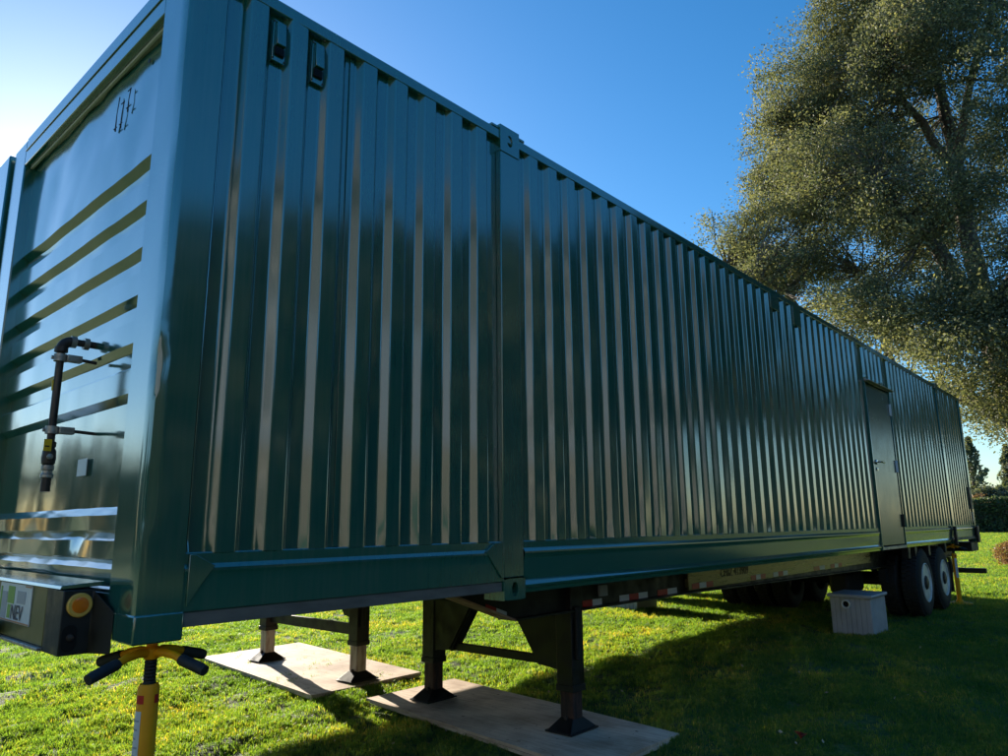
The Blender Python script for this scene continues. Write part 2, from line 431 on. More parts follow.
def grass_zone(zones):
    # emitter: a fan-shaped grid in front of the camera following the lawn's surface
    v = []; f = []; dens = []; scl = []
    a0, a1, na = math.radians(5), math.radians(92), 190
    rr = [2.1]
    while rr[-1] < 95: rr.append(rr[-1] * 1.035 + 0.02)
    for r in rr:
        for k in range(na + 1):
            a = a0 + (a1 - a0) * k / na
            x, y = CAM.x + r * math.sin(a), CAM.y + r * math.cos(a)
            v.append((x, y, lawn_z(x, y)))
            dens.append(min(1.0, (5.2 / r) ** 1.5) * max(0.12, min(1.15, 0.75 + 1.1 * noise.noise((x * 1.9, y * 1.9, 6.6)) + 0.8 * noise.noise((x * 5.5, y * 5.5, 2.2))))); scl.append(0.9 + 0.42 * max(0, r - 5) ** 0.6 * 0.5)
    n = na + 1
    for j in range(len(rr) - 1):
        for k in range(na):
            f.append((j * n + k, j * n + k + 1, (j + 1) * n + k + 1, (j + 1) * n + k))
    me = bpy.data.meshes.new('grass'); me.from_pydata(v, [], f)
    # normals up
    bm = bmesh.new(); bm.from_mesh(me); bmesh.ops.recalc_face_normals(bm, faces=bm.faces)
    if bm.faces[0].normal if False else False: pass
    bm.faces.ensure_lookup_table()
    if bm.faces[0].normal.z < 0: bmesh.ops.reverse_faces(bm, faces=bm.faces)
    bm.to_mesh(me); bm.free()
    a = me.attributes.new('dens', 'FLOAT', 'POINT'); a.data.foreach_set('value', dens)
    a = me.attributes.new('scl', 'FLOAT', 'POINT'); a.data.foreach_set('value', scl)
    o = bpy.data.objects.new('grass', me); COL.objects.link(o)
    me.materials.append(MATS['lawn_sheet'])
    ng = bpy.data.node_groups.new('grass_scatter', 'GeometryNodeTree')
    ng.interface.new_socket('Geometry', in_out='INPUT', socket_type='NodeSocketGeometry')
    ng.interface.new_socket('Geometry', in_out='OUTPUT', socket_type='NodeSocketGeometry')
    nd = ng.nodes; lk = ng.links
    gi = nd.new('NodeGroupInput'); go = nd.new('NodeGroupOutput'); jn = nd.new('GeometryNodeJoinGeometry')
    for zi, (tuft, density) in enumerate(zones):
        dp = nd.new('GeometryNodeDistributePointsOnFaces'); dp.distribute_method = 'RANDOM'
        at = nd.new('GeometryNodeInputNamedAttribute'); at.data_type = 'FLOAT'; at.inputs['Name'].default_value = 'dens'
        mu = nd.new('ShaderNodeMath'); mu.operation = 'MULTIPLY'; mu.inputs[1].default_value = density
        lk.new(at.outputs['Attribute'], mu.inputs[0]); lk.new(mu.outputs[0], dp.inputs['Density'])
        dp.inputs['Seed'].default_value = 3 + zi
        lk.new(gi.outputs[0], dp.inputs['Mesh'])
        ip = nd.new('GeometryNodeInstanceOnPoints')
        lk.new(dp.outputs['Points'], ip.inputs['Points'])
        oi = nd.new('GeometryNodeObjectInfo'); oi.inputs['Object'].default_value = tuft
        lk.new(oi.outputs['Geometry'], ip.inputs['Instance'])
        rv = nd.new('FunctionNodeRandomValue'); rv.data_type = 'FLOAT_VECTOR'
        rv.inputs[0].default_value = (-0.25, -0.25, 0); rv.inputs[1].default_value = (0.25, 0.25, 6.283)
        lk.new(rv.outputs[0], ip.inputs['Rotation'])
        rs = nd.new('FunctionNodeRandomValue'); rs.data_type = 'FLOAT'
        rs.inputs[2].default_value = 0.65; rs.inputs[3].default_value = 1.3; 
        a2 = nd.new('GeometryNodeInputNamedAttribute'); a2.data_type = 'FLOAT'; a2.inputs['Name'].default_value = 'scl'
        m2 = nd.new('ShaderNodeMath'); m2.operation = 'MULTIPLY'
        lk.new(rs.outputs[1], m2.inputs[0]); lk.new(a2.outputs['Attribute'], m2.inputs[1])
        lk.new(m2.outputs[0], ip.inputs['Scale'])
        lk.new(ip.outputs[0], jn.inputs[0])
    lk.new(jn.outputs[0], go.inputs[0])
    md = o.modifiers.new('scatter', 'NODES'); md.node_group = ng
    tag(o, 'short green lawn grass in blades and tufts', 'grass', kind='stuff')
    return o
grass_zone([(tuft_mesh('grass_tuft', 24, 0.046, 0.024, 0.0042), 760), (tuft_mesh('grass_tuft', 12, 0.030, 0.034, 0.004), 110)])

# ------------------------------------------------------------------ containers
LEN, TOP, WID = 16.154, 2.885, 2.59
DEP, FLK, FLAT = 0.037, 0.030, 0.086
def corr_profile(a, b, u0, pitch):
    """pressed-sheet outline from a to b: list of (u, depth); u0 = outer end of one flank"""
    pts = [(a, DEP)]
    k = math.ceil((a + 0.03 - u0) / pitch)
    while True:
        o = u0 + k * pitch
        if o + FLAT + FLK > b - 0.004: break
        if o - FLK > a:
            pts += [(o - FLK, DEP), (o, 0.0), (o + FLAT, 0.0), (o + FLAT + FLK, DEP)]
        k += 1
    pts.append((b, DEP))
    return pts
def rounded(pr, r=0.0055, sup=0.010):
    """replace each bend of the pressed profile by a small radius held by support points"""
    out = [pr[0]]
    for a, b, c in zip(pr, pr[1:], pr[2:]):
        A, B, C = Vector(a), Vector(b), Vector(c)
        u, v = (A - B).normalized(), (C - B).normalized()
        if (A - B).length < 2.2 * sup or (C - B).length < 2.2 * sup:
            out.append(b); continue
        p0, p1 = B + u * r, B + v * r
        mid = B.lerp((p0 + p1) / 2, 0.5)
        out += [tuple(B + u * sup), tuple(p0), tuple(mid), tuple(p1), tuple(B + v * sup)]
    out.append(pr[-1])
    return out
def side_sheet(x0, x1, z0, z1, u0, pitch, seed, rows=22):
    mb = MB(); pr = corr_profile(x0, x1, u0, pitch); rws = []
    if rows > 4: pr = rounded(pr)
    for j in range(rows + 1):
        z = z0 + (z1 - z0) * j / rows
        if rows > 4: z = z0 + (z1 - z0) * (j / rows) ** 1.25
        row = []
        for (u, d) in pr:
            w = noise.noise((u * 3.1 + seed, z * 1.4, seed)) * 0.0045 + noise.noise((u * 9 + seed, z * 3.2, seed + 5)) * 0.0022
            if rows > 4 and z < z0 + 0.10 and 0.004 < d < DEP - 0.004:       # crumpled where the flank meets the rail
                w += 0.010 * noise.noise((u * 31, z * 40, 3)) * (1 - (z - z0) / 0.10)
            row.append((u + w * 0.7 + 0.0015 * noise.noise((u * 5, z * 2.6, seed + 9)), 0.004 + d + w, z))
        rws.append(row)
    return mb.grid(rws)
def casting(parent, x0, x1, y0, y1, z0, z1, hole=True, front=True):
    """corner block: steel box whose outer (-y) face has a rounded slot with real depth"""
    mb = MB(); cx, cz = (x0 + x1) / 2, (z0 + z1) / 2
    if not hole:
        o = mb.box(x0, x1, y0, y1, z0, z1).build('corner_casting', 'green_paint', parent, 0.006); return o
    n = 24; rx, rz = 0.026, 0.040
    rim = []; out = []
    for k in range(n):
        t = 2 * math.pi * k / n
        c, s = math.cos(t), math.sin(t)
        rim.append((cx + rx * c, cz + rz * s))
        m = max(abs(c) / ((x1 - x0) / 2), abs(s) / ((z1 - z0) / 2))
        out.append((cx + c / m, cz + s / m))
    i = len(mb.v)
    mb.v += [(a, y0, b) for a, b in out] + [(a, y0, b) for a, b in rim] + [(a, y0 + 0.07, b) for a, b in rim]
    for k in range(n):
        j = (k + 1) % n
        mb.f.append((i + k, i + j, i + n + j, i + n + k))
        mb.f.append((i + n + k, i + n + j, i + 2 * n + j, i + 2 * n + k))
    mb.f.append(tuple(i + 2 * n + k for k in range(n)))
    # remaining sides
    mb.quad((x0, y1, z0), (x1, y1, z0), (x1, y1, z1), (x0, y1, z1))
    mb.quad((x0, y0, z0), (x0, y1, z0), (x0, y1, z1), (x0, y0, z1))
    mb.quad((x1, y0, z0), (x1, y1, z0), (x1, y1, z1), (x1, y0, z1))
    mb.quad((x0, y0, z0), (x1, y0, z0), (x1, y1, z0), (x0, y1, z0))
    mb.quad((x0, y0, z1), (x1, y0, z1), (x1, y1, z1), (x0, y1, z1))
    o = mb.build('corner_casting', 'green_paint', parent, 0, smooth=0.5)
    h = MB().lathe([(0.0, 0), (1.0, 0)], n, 'y')
    h.v = [(cx + x * rx * 0.97, y0 + 0.066, cz + z * rz * 0.97) for x, y, z in h.v]
    h.build('slot', 'dark_hole', o)
    return o
def post_near(parent):
    """front near corner post: sheet bent round the corner, crushed along its lower edge"""
    rows = []; nz = 60
    z0, z1 = 0.101, TOP
    for j in range(nz + 1):
        z = z0 + (z1 - z0) * j / nz
        cr = 0.006
        if 0.40 < z < 1.02:
            cr = 0.020 + 0.007 * noise.noise((z * 9, 2.2, 0)) + 0.004 * noise.noise((z * 24, 7, 0))
        elif 1.02 <= z < 1.2:
            cr = 0.013 * math.exp(-((z - 1.05) / 0.06) ** 2) + 0.007
        ox = 0.004 * noise.noise((z * 2.2, 0.3, 5)); oy = 0.004 * noise.noise((z * 2.7, 4.3, 1))
        w = 0.0035 * noise.noise((z * 3.3, 9.1, 2))
        b = 0.005 * math.exp(-((z - 1.04) / 0.07) ** 2)
        rows.append([(0.02, 0.257, z), (0.0, 0.257, z), (0.001 + w, 0.17, z), (0.0 + w * 0.5, 0.08, z), (0 + max(ox, 0), cr * 1.2 + 0.001, z), (cr * 0.35 + b * .6, cr * 0.40 + b * .6, z), (cr * 1.3 + 0.001, 0 + max(oy, 0), z), (cr * 1.3 + 0.03, 0.0, z), (0.10, 0.001 + w * 0.4, z), (0.166, 0.0, z), (0.166, 0.05, z)])
    return MB().grid(rows).build('corner_post', 'green_paint', parent, 0, smooth=0.7)
def bottom_rail(parent, x0, x1, zb, lower):
    if lower:
        pr = [(0.05, .319), (0.010, .319), (0.006, .314), (0.008, .275), (0.003, .266), (-0.002, .258), (-0.003, .248), (0.001, .232), (0.003, .20), (0.003, .102), (0.008, .097), (0.018, .096), (0.018, zb + .004), (0.09, zb + .004)]
    else:
        pr = [(0.05, .319), (0.010, .319), (0.006, .314), (0.009, .278), (0.002, .268), (-0.004, .258), (-0.004, .248), (0.002, .232), (0.004, .21), (0.013, .10), (0.006, .084), (-0.004, .070), (-0.002, .058), (0.010, .050), (0.014, zb), (0.09, zb)]
    n = max(2, int((x1 - x0) / 0.25)); rows = []
    for i in range(n + 1):
        x = x0 + (x1 - x0) * i / n
        rows.append([(x, y + 0.0025 * noise.noise((x * 1.7, z * 6, 3.3)), z + 0.0025 * noise.noise((x * 0.8, 2.0, 8.8))) for y, z in pr])
    return MB().grid(rows).build('bottom_rail', 'green_paint', parent, 0, smooth=0.30)
def front_wall(parent):
    """end wall: flat upper sheet, five pressed waves, flat lower sheet and two steps at the sill"""
    O, I = 0.060, 0.097
    led = [2.094, 1.868, 1.642, 1.421, 1.202, 0.977]
    pr = [(O, 2.705)]
    for k, z in enumerate(led):
        if k: pr += [(I, z + 0.132), (O, z + 0.105)]
        pr += [(O, z), (I, z - 0.03)]
    lo = [(I, 0.502), (0.045, 0.466), (0.045, 0.404), (0.075, 0.396), (0.045, 0.362), (0.045, 0.290), (0.060, 0.284), (0.030, 0.252), (0.034, 0.186), (0.022, 0.178), (0.020, 0.165)]
    pr += lo
    # subdivide the long spans
    pp = [pr[0]]
    for a, b in zip(pr, pr[1:]):
        m = max(1, int(abs(a[1] - b[1]) / 0.07))
        for i in range(1, m + 1): pp.append((a[0] + (b[0] - a[0]) * i / m, a[1] + (b[1] - a[1]) * i / m))
    rows = []; ny = 30
    for i in range(ny + 1):
        y = 0.250 + (2.335 - 0.250) * i / ny
        row = []
        for x, z in pp:
            d = 0.005 * noise.noise((y * 2.3, z * 2.3, 0.7)) + 0.0025 * noise.noise((y * 7, z * 7, 3))
            if z < 0.56: d += 0.018 * math.exp(-((y - 0.83) / 0.10) ** 2 - ((z - 0.36) / 0.055) ** 2) + 0.006 * noise.noise((y * 9, z * 14, 1))
            if z > 2.12: d += 0.006 * noise.noise((y * 3.1, z * 5, 6))
            row.append((x + d, y, z + (0.004 * noise.noise((y * 6, z, 2)) if z < 0.6 else 0)))
        rows.append(row)
    o = MB().grid(rows).build('end_wall', 'green_paint', parent, 0, smooth=0.45)
    return o

def container(root, near):
    P = root
    # --- front frame
    if near:
        post_near(P)
    else:
        box('corner_post', 0, 0.166, 0, 0.257, 0.101, TOP, 'green_paint', P, 0.008)
    box('corner_post', 0, 0.166, WID - 0.257, WID, 0.101, TOP - 0.002, 'green_paint', P, 0.008)
    for y0, y1 in ((-0.004, 0.19), (WID - 0.19, WID + 0.004)):
        box('corner_foot', -0.004, 0.178, y0, y1, 0.0, 0.104, 'green_paint', P, 0.007)
    hd = box('header', 0.0, 0.14, 0.2575, WID - 0.2575, 2.705, TOP + 0.008, 'green_paint', P, 0.006)
    MB().box(-0.006, 0.0, 0.26, WID - 0.26, 2.80, 2.812).build('header_seam', 'green_paint', hd, 0.002)
    box('pale_bead', 0.034, 0.048, 0.262, WID - 0.262, 2.690, 2.7035, 'pale_strip', P, 0.002)  # thin pale strip along the underside of the header
    front_wall(P)
    box('front_sill', 0.006, 0.12, 0.19, WID - 0.19, 0.02, 0.166, 'green_paint', P, 0.006)
    # --- 40 ft posts and rear posts
    for x0, x1 in ((1.981, 2.159), (LEN - 2.159, LEN - 1.981)):
        for s in (0, 1):
            ya, yb = (0.0, 0.10) if s == 0 else (WID - 0.10, WID)
            box('side_post', x0 + 0.002, x1 - 0.002, ya, yb, 0.118, 2.742, 'green_paint', P, 0.005)
            if s == 0:
                casting(P, x0 - 0.002, x1 + 0.002, -0.006, 0.15, -0.006, 0.112)
                casting(P, x0 - 0.002, x1 + 0.002, -0.006, 0.15, 2.738, 2.918)
                box('rail_cap', x0 - 0.07, x1 + 0.07, 0.004, 0.10, TOP, TOP + 0.020, 'green_paint', P, 0.005)
            else:
                casting(P, x0 - 0.002, x1 + 0.002, WID - 0.15, WID + 0.006, -0.006, 0.112, False)
                casting(P, x0 - 0.002, x1 + 0.002, WID - 0.15, WID + 0.006, 2.738, 2.918, False)
    for ya, yb in ((0.0, 0.14), (WID - 0.14, WID)):
        box('corner_post', LEN - 0.13, LEN, ya, yb, 0.101, TOP - 0.004, 'green_paint', P, 0.006)
        box('corner_foot', LEN - 0.14, LEN + 0.004, ya - 0.004, yb + 0.004, -0.01, 0.104, 'green_paint', P, 0.006)
    box('header', LEN - 0.12, LEN - 0.002, 0.14, WID - 0.14, 2.68, TOP, 'green_paint', P)
    MB().box(LEN - 0.06, LEN - 0.03, 0.14, WID - 0.14, 0.1, 2.68).build('end_wall', 'green_paint', P)
    # --- top rails, roof, floor
    box('top_rail', 0.168, LEN - 0.132, 0.0015, 0.062, 2.815, TOP - 0.004, 'green_paint', P, 0.006)
    box('top_rail', 0.168, LEN - 0.132, WID - 0.062, WID - 0.0015, 2.815, TOP - 0.004, 'green_paint', P, 0.006)
    box('roof', 0.142, LEN - 0.122, 0.064, WID - 0.064, 2.84, 2.862, 'green_paint', P, 0.0)
    box('floor', 0.13, LEN - 0.07, 0.10, WID - 0.10, 0.13, 0.20, 'black_rough', P, 0.0)
    for k in range(26):
        x = 0.45 + k * 0.6
        box('floor_crossmember', x, x + 0.05, 0.10, WID - 0.10, 0.05, 0.128, 'black_rough', P, 0.0)
    # --- side walls
    if near:
        spans = [(0.168, 1.979, 0.316, 2.83, 0.283, 0.2135), (2.161, 9.43, 0.316, 2.83, 2.28, 0.209), (9.43, 10.66, 2.33, 2.83, 2.28, 0.209), (10.66, LEN - 2.161, 0.316, 2.83, 2.28, 0.209), (LEN - 1.979, LEN - 0.132, 0.316, 2.83, 14.30, 0.209)]
        for k, (a, b, z0, z1, u0, pt) in enumerate(spans):
            side_sheet(a, b, z0, z1, u0, pt, k * 3.7 + 1).build('side_wall', 'green_paint', P, 0, smooth=0.62)
        bottom_rail(P, 0.167, 1.982, 0.044, True)
        bottom_rail(P, 2.162, 9.40, 0.026, False)
        bottom_rail(P, 10.68, LEN - 2.162, 0.026, False)
        bottom_rail(P, LEN - 1.978, LEN - 0.142, 0.044, True)
        for a, b in ((0.181, 1.975), (LEN - 1.975, LEN - 0.143)):
            box('lower_flange', a, b, 0.009, 0.0165, 0.044, 0.0955, 'grey_steel', P, 0.002)
        # end gussets of the front rail
        MB().prism([(0.181, .312), (0.205, .312), (0.285, .266), (0.235, .200), (0.181, .120)], -0.0085, 0.003, 'y').build('rail_gusset', 'green_paint', P, 0.002)
        MB().prism([(1.977, .312), (1.90, .312), (1.83, .268), (1.955, .120), (1.977, .120)], -0.0085, 0.003, 'y').build('rail_gusset', 'green_paint', P, 0.002)
        # weld seams beside the posts, lap joints of the pressed sheets
        for x, z0, z1 in ((0.176, 0.32, 2.81), (1.972, 0.12, 0.31), (2.167, 0.32, 2.73)):
            mb = MB(); path = []
            for j in range(60):
                z = z0 + (z1 - z0) * j / 59
                path.append((x + 0.0015 * noise.noise((z * 30, x, 0)), 0.012 if z > 0.32 else 0.0, z))
            mb.tube(path, [0.0035 + 0.001 * noise.noise((j * 0.9, 1, 2)) for j in range(60)], 6).build('weld_seam', 'green_paint', P)
        for x in (0.8675, 3.345, 4.39, 5.435, 6.48, 7.525, 8.57, 11.29, 12.33):
            box('lap_joint', x - 0.012, x + 0.014, 0.0345, 0.039, 0.322, 2.812, 'green_paint', P, 0.001)
    else:
        side_sheet(0.168, LEN - 0.14, 0.316, 2.83, 0.283, 0.2135, 40, rows=2).build('side_wall', 'green_paint', P, 0, smooth=0.62)
        box('bottom_rail', 0.18, LEN - 0.142, 0.004, 0.06, 0.03, 0.318, 'green_paint', P)
    far = side_sheet(0.168, LEN - 0.14, 0.316, 2.83, 0.283, 0.2135, 60, rows=2)
    far.v = [(x, WID - y, z) for x, y, z in far.v]
    far.build('side_wall', 'green_paint', P, 0, smooth=0.62)
    box('bottom_rail', 0.18, LEN - 0.142, WID - 0.06, WID - 0.004, 0.03, 0.318, 'green_paint', P)

con = tag(empty('shipping_container', (0, 0, Z0)), 'long glossy dark green corrugated shipping container nearest the viewer, with grey-handled side door', 'container', 'green containers parked side by side')
container(con, True)
con2 = tag(empty('shipping_container', (-0.02, 2.645, Z0)), 'second green container hidden behind the near one, its corner post showing at left edge', 'container', 'green containers parked side by side')
container(con2, False)

# --- fittings of the near container
def vent(parent, cx, z0, z1):
    back = box('vent', cx - 0.034, cx + 0.034, 0.018, 0.0395, z0, z1, 'green_paint', parent, 0.003)
    h = z1 - z0
    MB().prism([(0.018, z0 + h * 0.34), (-0.008, z0 + h * 0.36), (0.000, z1 - 0.02), (0.018, z1 - 0.006)], cx - 0.024, cx + 0.024, 'x').build('hood', 'green_paint', back, 0.003)
    box('grille', cx - 0.024, cx + 0.024, 0.010, 0.0178, z0 + h * 0.14, z0 + h * 0.33, 'dark_hole', back, 0)
    for k in range(4):
        z = z0 + h * (0.16 + 0.045 * k)
        box('louvre', cx - 0.024, cx + 0.024, 0.003, 0.0098, z, z + 0.004, 'black_paint', back, 0)
    for z in (z1 - 0.012, z0 + h * 0.06):
        for dx in (-0.03, 0.03):
            MB().lathe([(0.004, 0.0185), (0.004, 0.013), (0.0, 0.012)], 8, 'y', (cx + dx, 0, z)).build('screw', 'pipe_steel', back)
    return back
vent(con, 0.437, 2.565, 2.785)
vent(con, 0.651, 2.555, 2.785)
for x0, x1, z0 in ((6.28, 6.50, 2.655), (6.93, 7.16, 2.60)):
    box('cover_plate', x0, x1, -0.004, 0.0035, z0, 2.818, 'green_paint', con, 0.002)
# side door
dl, dr = 9.47, 10.60
door = box('door', dl + 0.03, dr - 0.005, -0.002, 0.042, 0.085, 2.275, 'door_paint', con, 0.003)
fr = box('door_frame', 9.432, 9.462, -0.012, 0.05, 0.028, 2.325, 'green_paint', con, 0.003)
MB().box(10.63, 10.658, -0.012, 0.05, 0.028, 2.325).build('jamb', 'green_paint', fr, 0.003)
MB().box(9.462, 10.63, -0.012, 0.05, 2.295, 2.325).build('head', 'green_paint', fr, 0.003)
MB().box(9.462, 10.63, -0.010, 0.05, 0.028, 0.068).build('threshold', 'galvanised', fr, 0.003)
MB().prism([(-0.012, 2.300), (-0.075, 2.300), (-0.078, 2.308), (-0.012, 2.345)], 9.40, 10.68, 'x').build('drip_cap', 'galvanised', con, 0.002)
for z in (2.02, 1.186, 0.41):
    hg = box('hinge', 10.555, 10.625, -0.016, -0.0035, z - 0.085, z + 0.085, 'hinge_white' if z > 1 else 'black_paint', con, 0.003)
    MB().tube([(10.592, -0.020, z - 0.09), (10.592, -0.020, z + 0.09)], 0.010, 10).build('pin', 'hinge_white' if z > 1 else 'black_paint', hg)
hd = MB().lathe([(0.034, -0.003), (0.034, -0.012), (0.028, -0.018), (0.0, -0.018)], 20, 'y', (9.60, 0, 1.195)).build('door_handle', 'chrome', con)
MB().tube([(9.60, -0.018, 1.195), (9.60, -0.055, 1.195), (9.62, -0.064, 1.195), (9.75, -0.064, 1.190)], 0.011, 10).build('lever', 'chrome', hd)
MB().lathe([(0.022, -0.003), (0.022, -0.014), (0.0, -0.016)], 16, 'y', (9.60, 0, 1.10)).build('lock_cylinder', 'chrome', hd)
box('latch_box', 15.80, 16.02, -0.020, 0.012, 0.62, 1.05, 'black_paint', con, 0.006)
box('latch_bracket', 15.90, 16.03, -0.012, 0.004, 0.36, 0.56, 'galvanised', con, 0.004)
box('rear_hook', 13.93, 14.02, -0.05, -0.008, -0.02, 0.30, 'black_paint', con, 0.006)
box('rear_hook', 15.99, 16.16, -0.05, -0.006, -0.03, 0.29, 'black_paint', con, 0.006)

# gas pipe on the end wall
PX, PY = -0.08, 0.885
pa = []
for k in range(9):
    t = math.pi / 2 * k / 8
    pa.append((PX + 0.045 - 0.045 * math.sin(t), PY, 1.268 - 0.045 + 0.045 * math.cos(t)))
pipe = MB().tube([(PX, PY, 1.215), (PX, PY, 0.80)], 0.0165, 16).build('gas_pipe', 'pipe_steel', con)
MB().tube(pa, 0.024, 16).build('elbow', 'pipe_steel', pipe)
MB().tube([(PX + 0.045, PY, 1.268), (0.10, PY, 1.268)], 0.0165, 16).build('wall_stub', 'pipe_steel', pipe)
for x in (PX + 0.045, PX + 0.10): MB().tube([(x - 0.010, PY, 1.268), (x + 0.012, PY, 1.268)], 0.028, 16).build('collar', 'galvanised', pipe)
MB().tube([(PX, PY, 1.235), (PX, PY, 1.212)], 0.028, 16).build('collar', 'pipe_steel', pipe)
for z, xe in ((1.185, 0.07), (0.850, 0.105)):
    cl = MB().lathe([(0.017, -0.017), (0.027, -0.017), (0.027, 0.017), (0.017, 0.017)], 18, 'z', (PX, PY, z), closed=True).build('pipe_clamp', 'galvanised', pipe)
    MB().box(PX + 0.022, PX + 0.085, PY - 0.030, PY + 0.006, z - 0.016, z + 0.016).build('clamp_bracket', 'galvanised', cl, 0.003)
    MB().tube([(PX + 0.085, PY - 0.012, z), (xe, PY - 0.012, z - 0.004)], 0.008, 10).build('strut', 'pipe_steel', cl)
    MB().tube([(PX - 0.034, PY + 0.01, z), (PX - 0.020, PY + 0.01, z)], 0.009, 6).build('bolt', 'galvanised', cl)
vl = MB().lathe([(0.0165, 0.80), (0.024, 0.795), (0.024, 0.775), (0.019, 0.770), (0.027, 0.755), (0.029, 0.725), (0.027, 0.70), (0.020, 0.692)], 18, 'z', (PX, PY, 0)).build('valve', 'pipe_steel', pipe)
MB().lathe([(0.020, 0.692), (0.026, 0.690), (0.026, 0.672), (0.021, 0.668), (0.021, 0.655), (0.026, 0.650), (0.026, 0.638), (0.019, 0.634)], 18, 'z', (PX, PY, 0)).build('union_nut', 'galvanised', pipe)
MB().lathe([(0.0195, 0.634), (0.0195, 0.575)], 16, 'z', (PX, PY, 0)).build('outlet', 'pipe_steel', pipe)
MB().lathe([(0.012, -0.0), (0.012, -0.012), (0, -0.014)], 12, 'y', (PX - 0.005, PY - 0.028, 0.728)).build('valve_spindle', 'galvanised', vl)
MB().box(PX - 0.034, PX - 0.003, PY - 0.033, PY - 0.031, 0.752, 0.805).build('warning_tag', 'yellow_tag', vl, 0)
MB().box(PX - 0.030, PX - 0.012, PY - 0.0345, PY - 0.0335, 0.770, 0.776).build('tag_print', 'lettering', vl, 0)
MB().tube([(PX - 0.018, PY, 1.08), (PX - 0.018, PY - .001, 1.03)], 0.004, 6).build('pipe_label', 'yellow_tag', pipe)
# blank sticker (its code left out) and hanging cable ends with ties
box('sticker', 0.0845, 0.0865, 0.905, 1.025, 0.655, 0.735, 'sticker_white', con, 0)
for (y, zt, zb) in ((0.74, 2.57, 2.44), (0.815, 2.53, 2.38), (0.885, 2.58, 2.39)):
    c = MB().tube([(0.052, y, zt), (0.048, y + 0.004, (zt + zb) / 2), (0.050, y + 0.010, zb)], [0.0025, 0.002, 0.004], 8).build('cable_end', 'lettering', con)
    for z in ((zt - 0.015, zb + 0.02) if y < 0.85 else (zb + 0.012,)):
        MB().box(0.044, 0.0475, y - 0.018, y + 0.020, z - 0.002, z + 0.002).build('cable_tie', 'lettering', c, 0)
for y, z in ((0.53, 2.62), (1.55, 2.715)):
    MB().lathe([(0.012, 0.052), (0.012, 0.049), (0.006, 0.048)], 12, 'x', (0, y, z)).build('bolt_hole', 'lettering', con)

# ------------------------------------------------------------------ chassis trailers
def tape(parent, x0, x1, z, y, pattern, h=0.048, slope=0.0):
    n = len(pattern)
    for k, ch in enumerate(pattern):
        a = x0 + (x1 - x0) * k / n; b = x0 + (x1 - x0) * (k + 1) / n - 0.004
        za, zb = z + slope * (a - x0), z + slope * (b - x0)
        mb = MB(); i = 0
        mb.prism([(a, za - h / 2), (b, zb - h / 2), (b, zb + h / 2), (a, za + h / 2)], y - 0.003, y, 'y')
        mb.build('reflective_tape', 'tape_red' if ch == 'r' else 'tape_white', parent, 0)
def wheel_meshes():
    # tyre with side lugs and tread blocks; dished disc wheel; both along -y (outer face at y=0)
    R, W_ = 0.492, 0.265
    pr = [(0.285, 0.02), (0.30, 0.006), (0.36, 0.0), (0.43, 0.006), (0.468, 0.022), (0.486, 0.045), (R, 0.07), (R, W_ - 0.07), (0.486, W_ - 0.045), (0.468, W_ - 0.022), (0.43, W_ - 0.006), (0.36, W_), (0.30, W_ - 0.006), (0.285, W_ - 0.02)]
    t = MB().lathe(pr, 56, 'y', closed=True)
    for k in range(48):
        a = 2 * math.pi * k / 48
        ca, sa = math.cos(a), math.sin(a)
        for y0, y1, off in ((0.035, 0.095, 0), (0.105, 0.160, 0.5), (0.170, 0.230, 0)):
            aa = a + off * 2 * math.pi / 48; c, s = math.cos(aa), math.sin(aa)
            w = 0.021; r0_, r1_ = R - 0.012, R + 0.020 - (0.006 if y0 != 0.105 else 0)
            pts = []
            for rr, yy in ((r0_, y0), (r0_, y1), (r1_, y1), (r1_, y0)):
                for sg in (-1, 1): pts.append((c * rr - s * w * sg, yy, s * rr + c * w * sg))
            i = len(t.v); t.v += pts
            t.f += [tuple(i + q for q in f) for f in ((0, 1, 3, 2), (2, 3, 5, 4), (4, 5, 7, 6), (6, 7, 1, 0), (0, 2, 4, 6), (1, 7, 5, 3))]
    rim = MB().lathe([(0.288, 0.016), (0.292, 0.002), (0.280, -0.004), (0.268, 0.012), (0.262, 0.06), (0.255, 0.105), (0.215, 0.118), (0.17, 0.108), (0.14, 0.105), (0.14, 0.115), (0.0, 0.118)], 40, 'y')
    hub = MB().lathe([(0.11, 0.115), (0.11, 0.02), (0.095, 0.0), (0.06, -0.012), (0.0, -0.014)], 24, 'y')
    for k in range(10):
        a = 2 * math.pi * k / 10
        hub.tube([(0.145 * math.cos(a), 0.112, 0.145 * math.sin(a)), (0.145 * math.cos(a), 0.080, 0.145 * math.sin(a))], 0.014, 6)
    hand = MB()
    for k in range(5):
        a = 2 * math.pi * (k + 0.5) / 5
        h = MB().lathe([(0.034, 0.100), (0.0, 0.099)], 14, 'y', (0.200 * math.cos(a), 0, 0.200 * math.sin(a)))
        o_ = len(hand.v); hand.v += h.v; hand.f += [tuple(o_ + q for q in f) for f in h.f]
    return t.mesh('tyre', 'tyre_rubber'), rim.mesh('rim', 'rim_paint'), hub.mesh('hub', 'pipe_steel'), hand.mesh('hand_holes', 'dark_hole')
TYRE, RIM, HUB, HOLES = wheel_meshes()
def wheel(parent, x, y, z, side):
    o = bpy.data.objects.new('tyre', TYRE); COL.objects.link(o); o.parent = parent
    o.location = (x, y, z)
    if side < 0: o.rotation_euler.z = math.pi
    o.rotation_euler.y = random.uniform(0, 6)
    for nm, me in (('rim', RIM), ('hub', HUB), ('hand_holes', HOLES)):
        c = bpy.data.objects.new(nm, me); COL.objects.link(c); c.parent = o
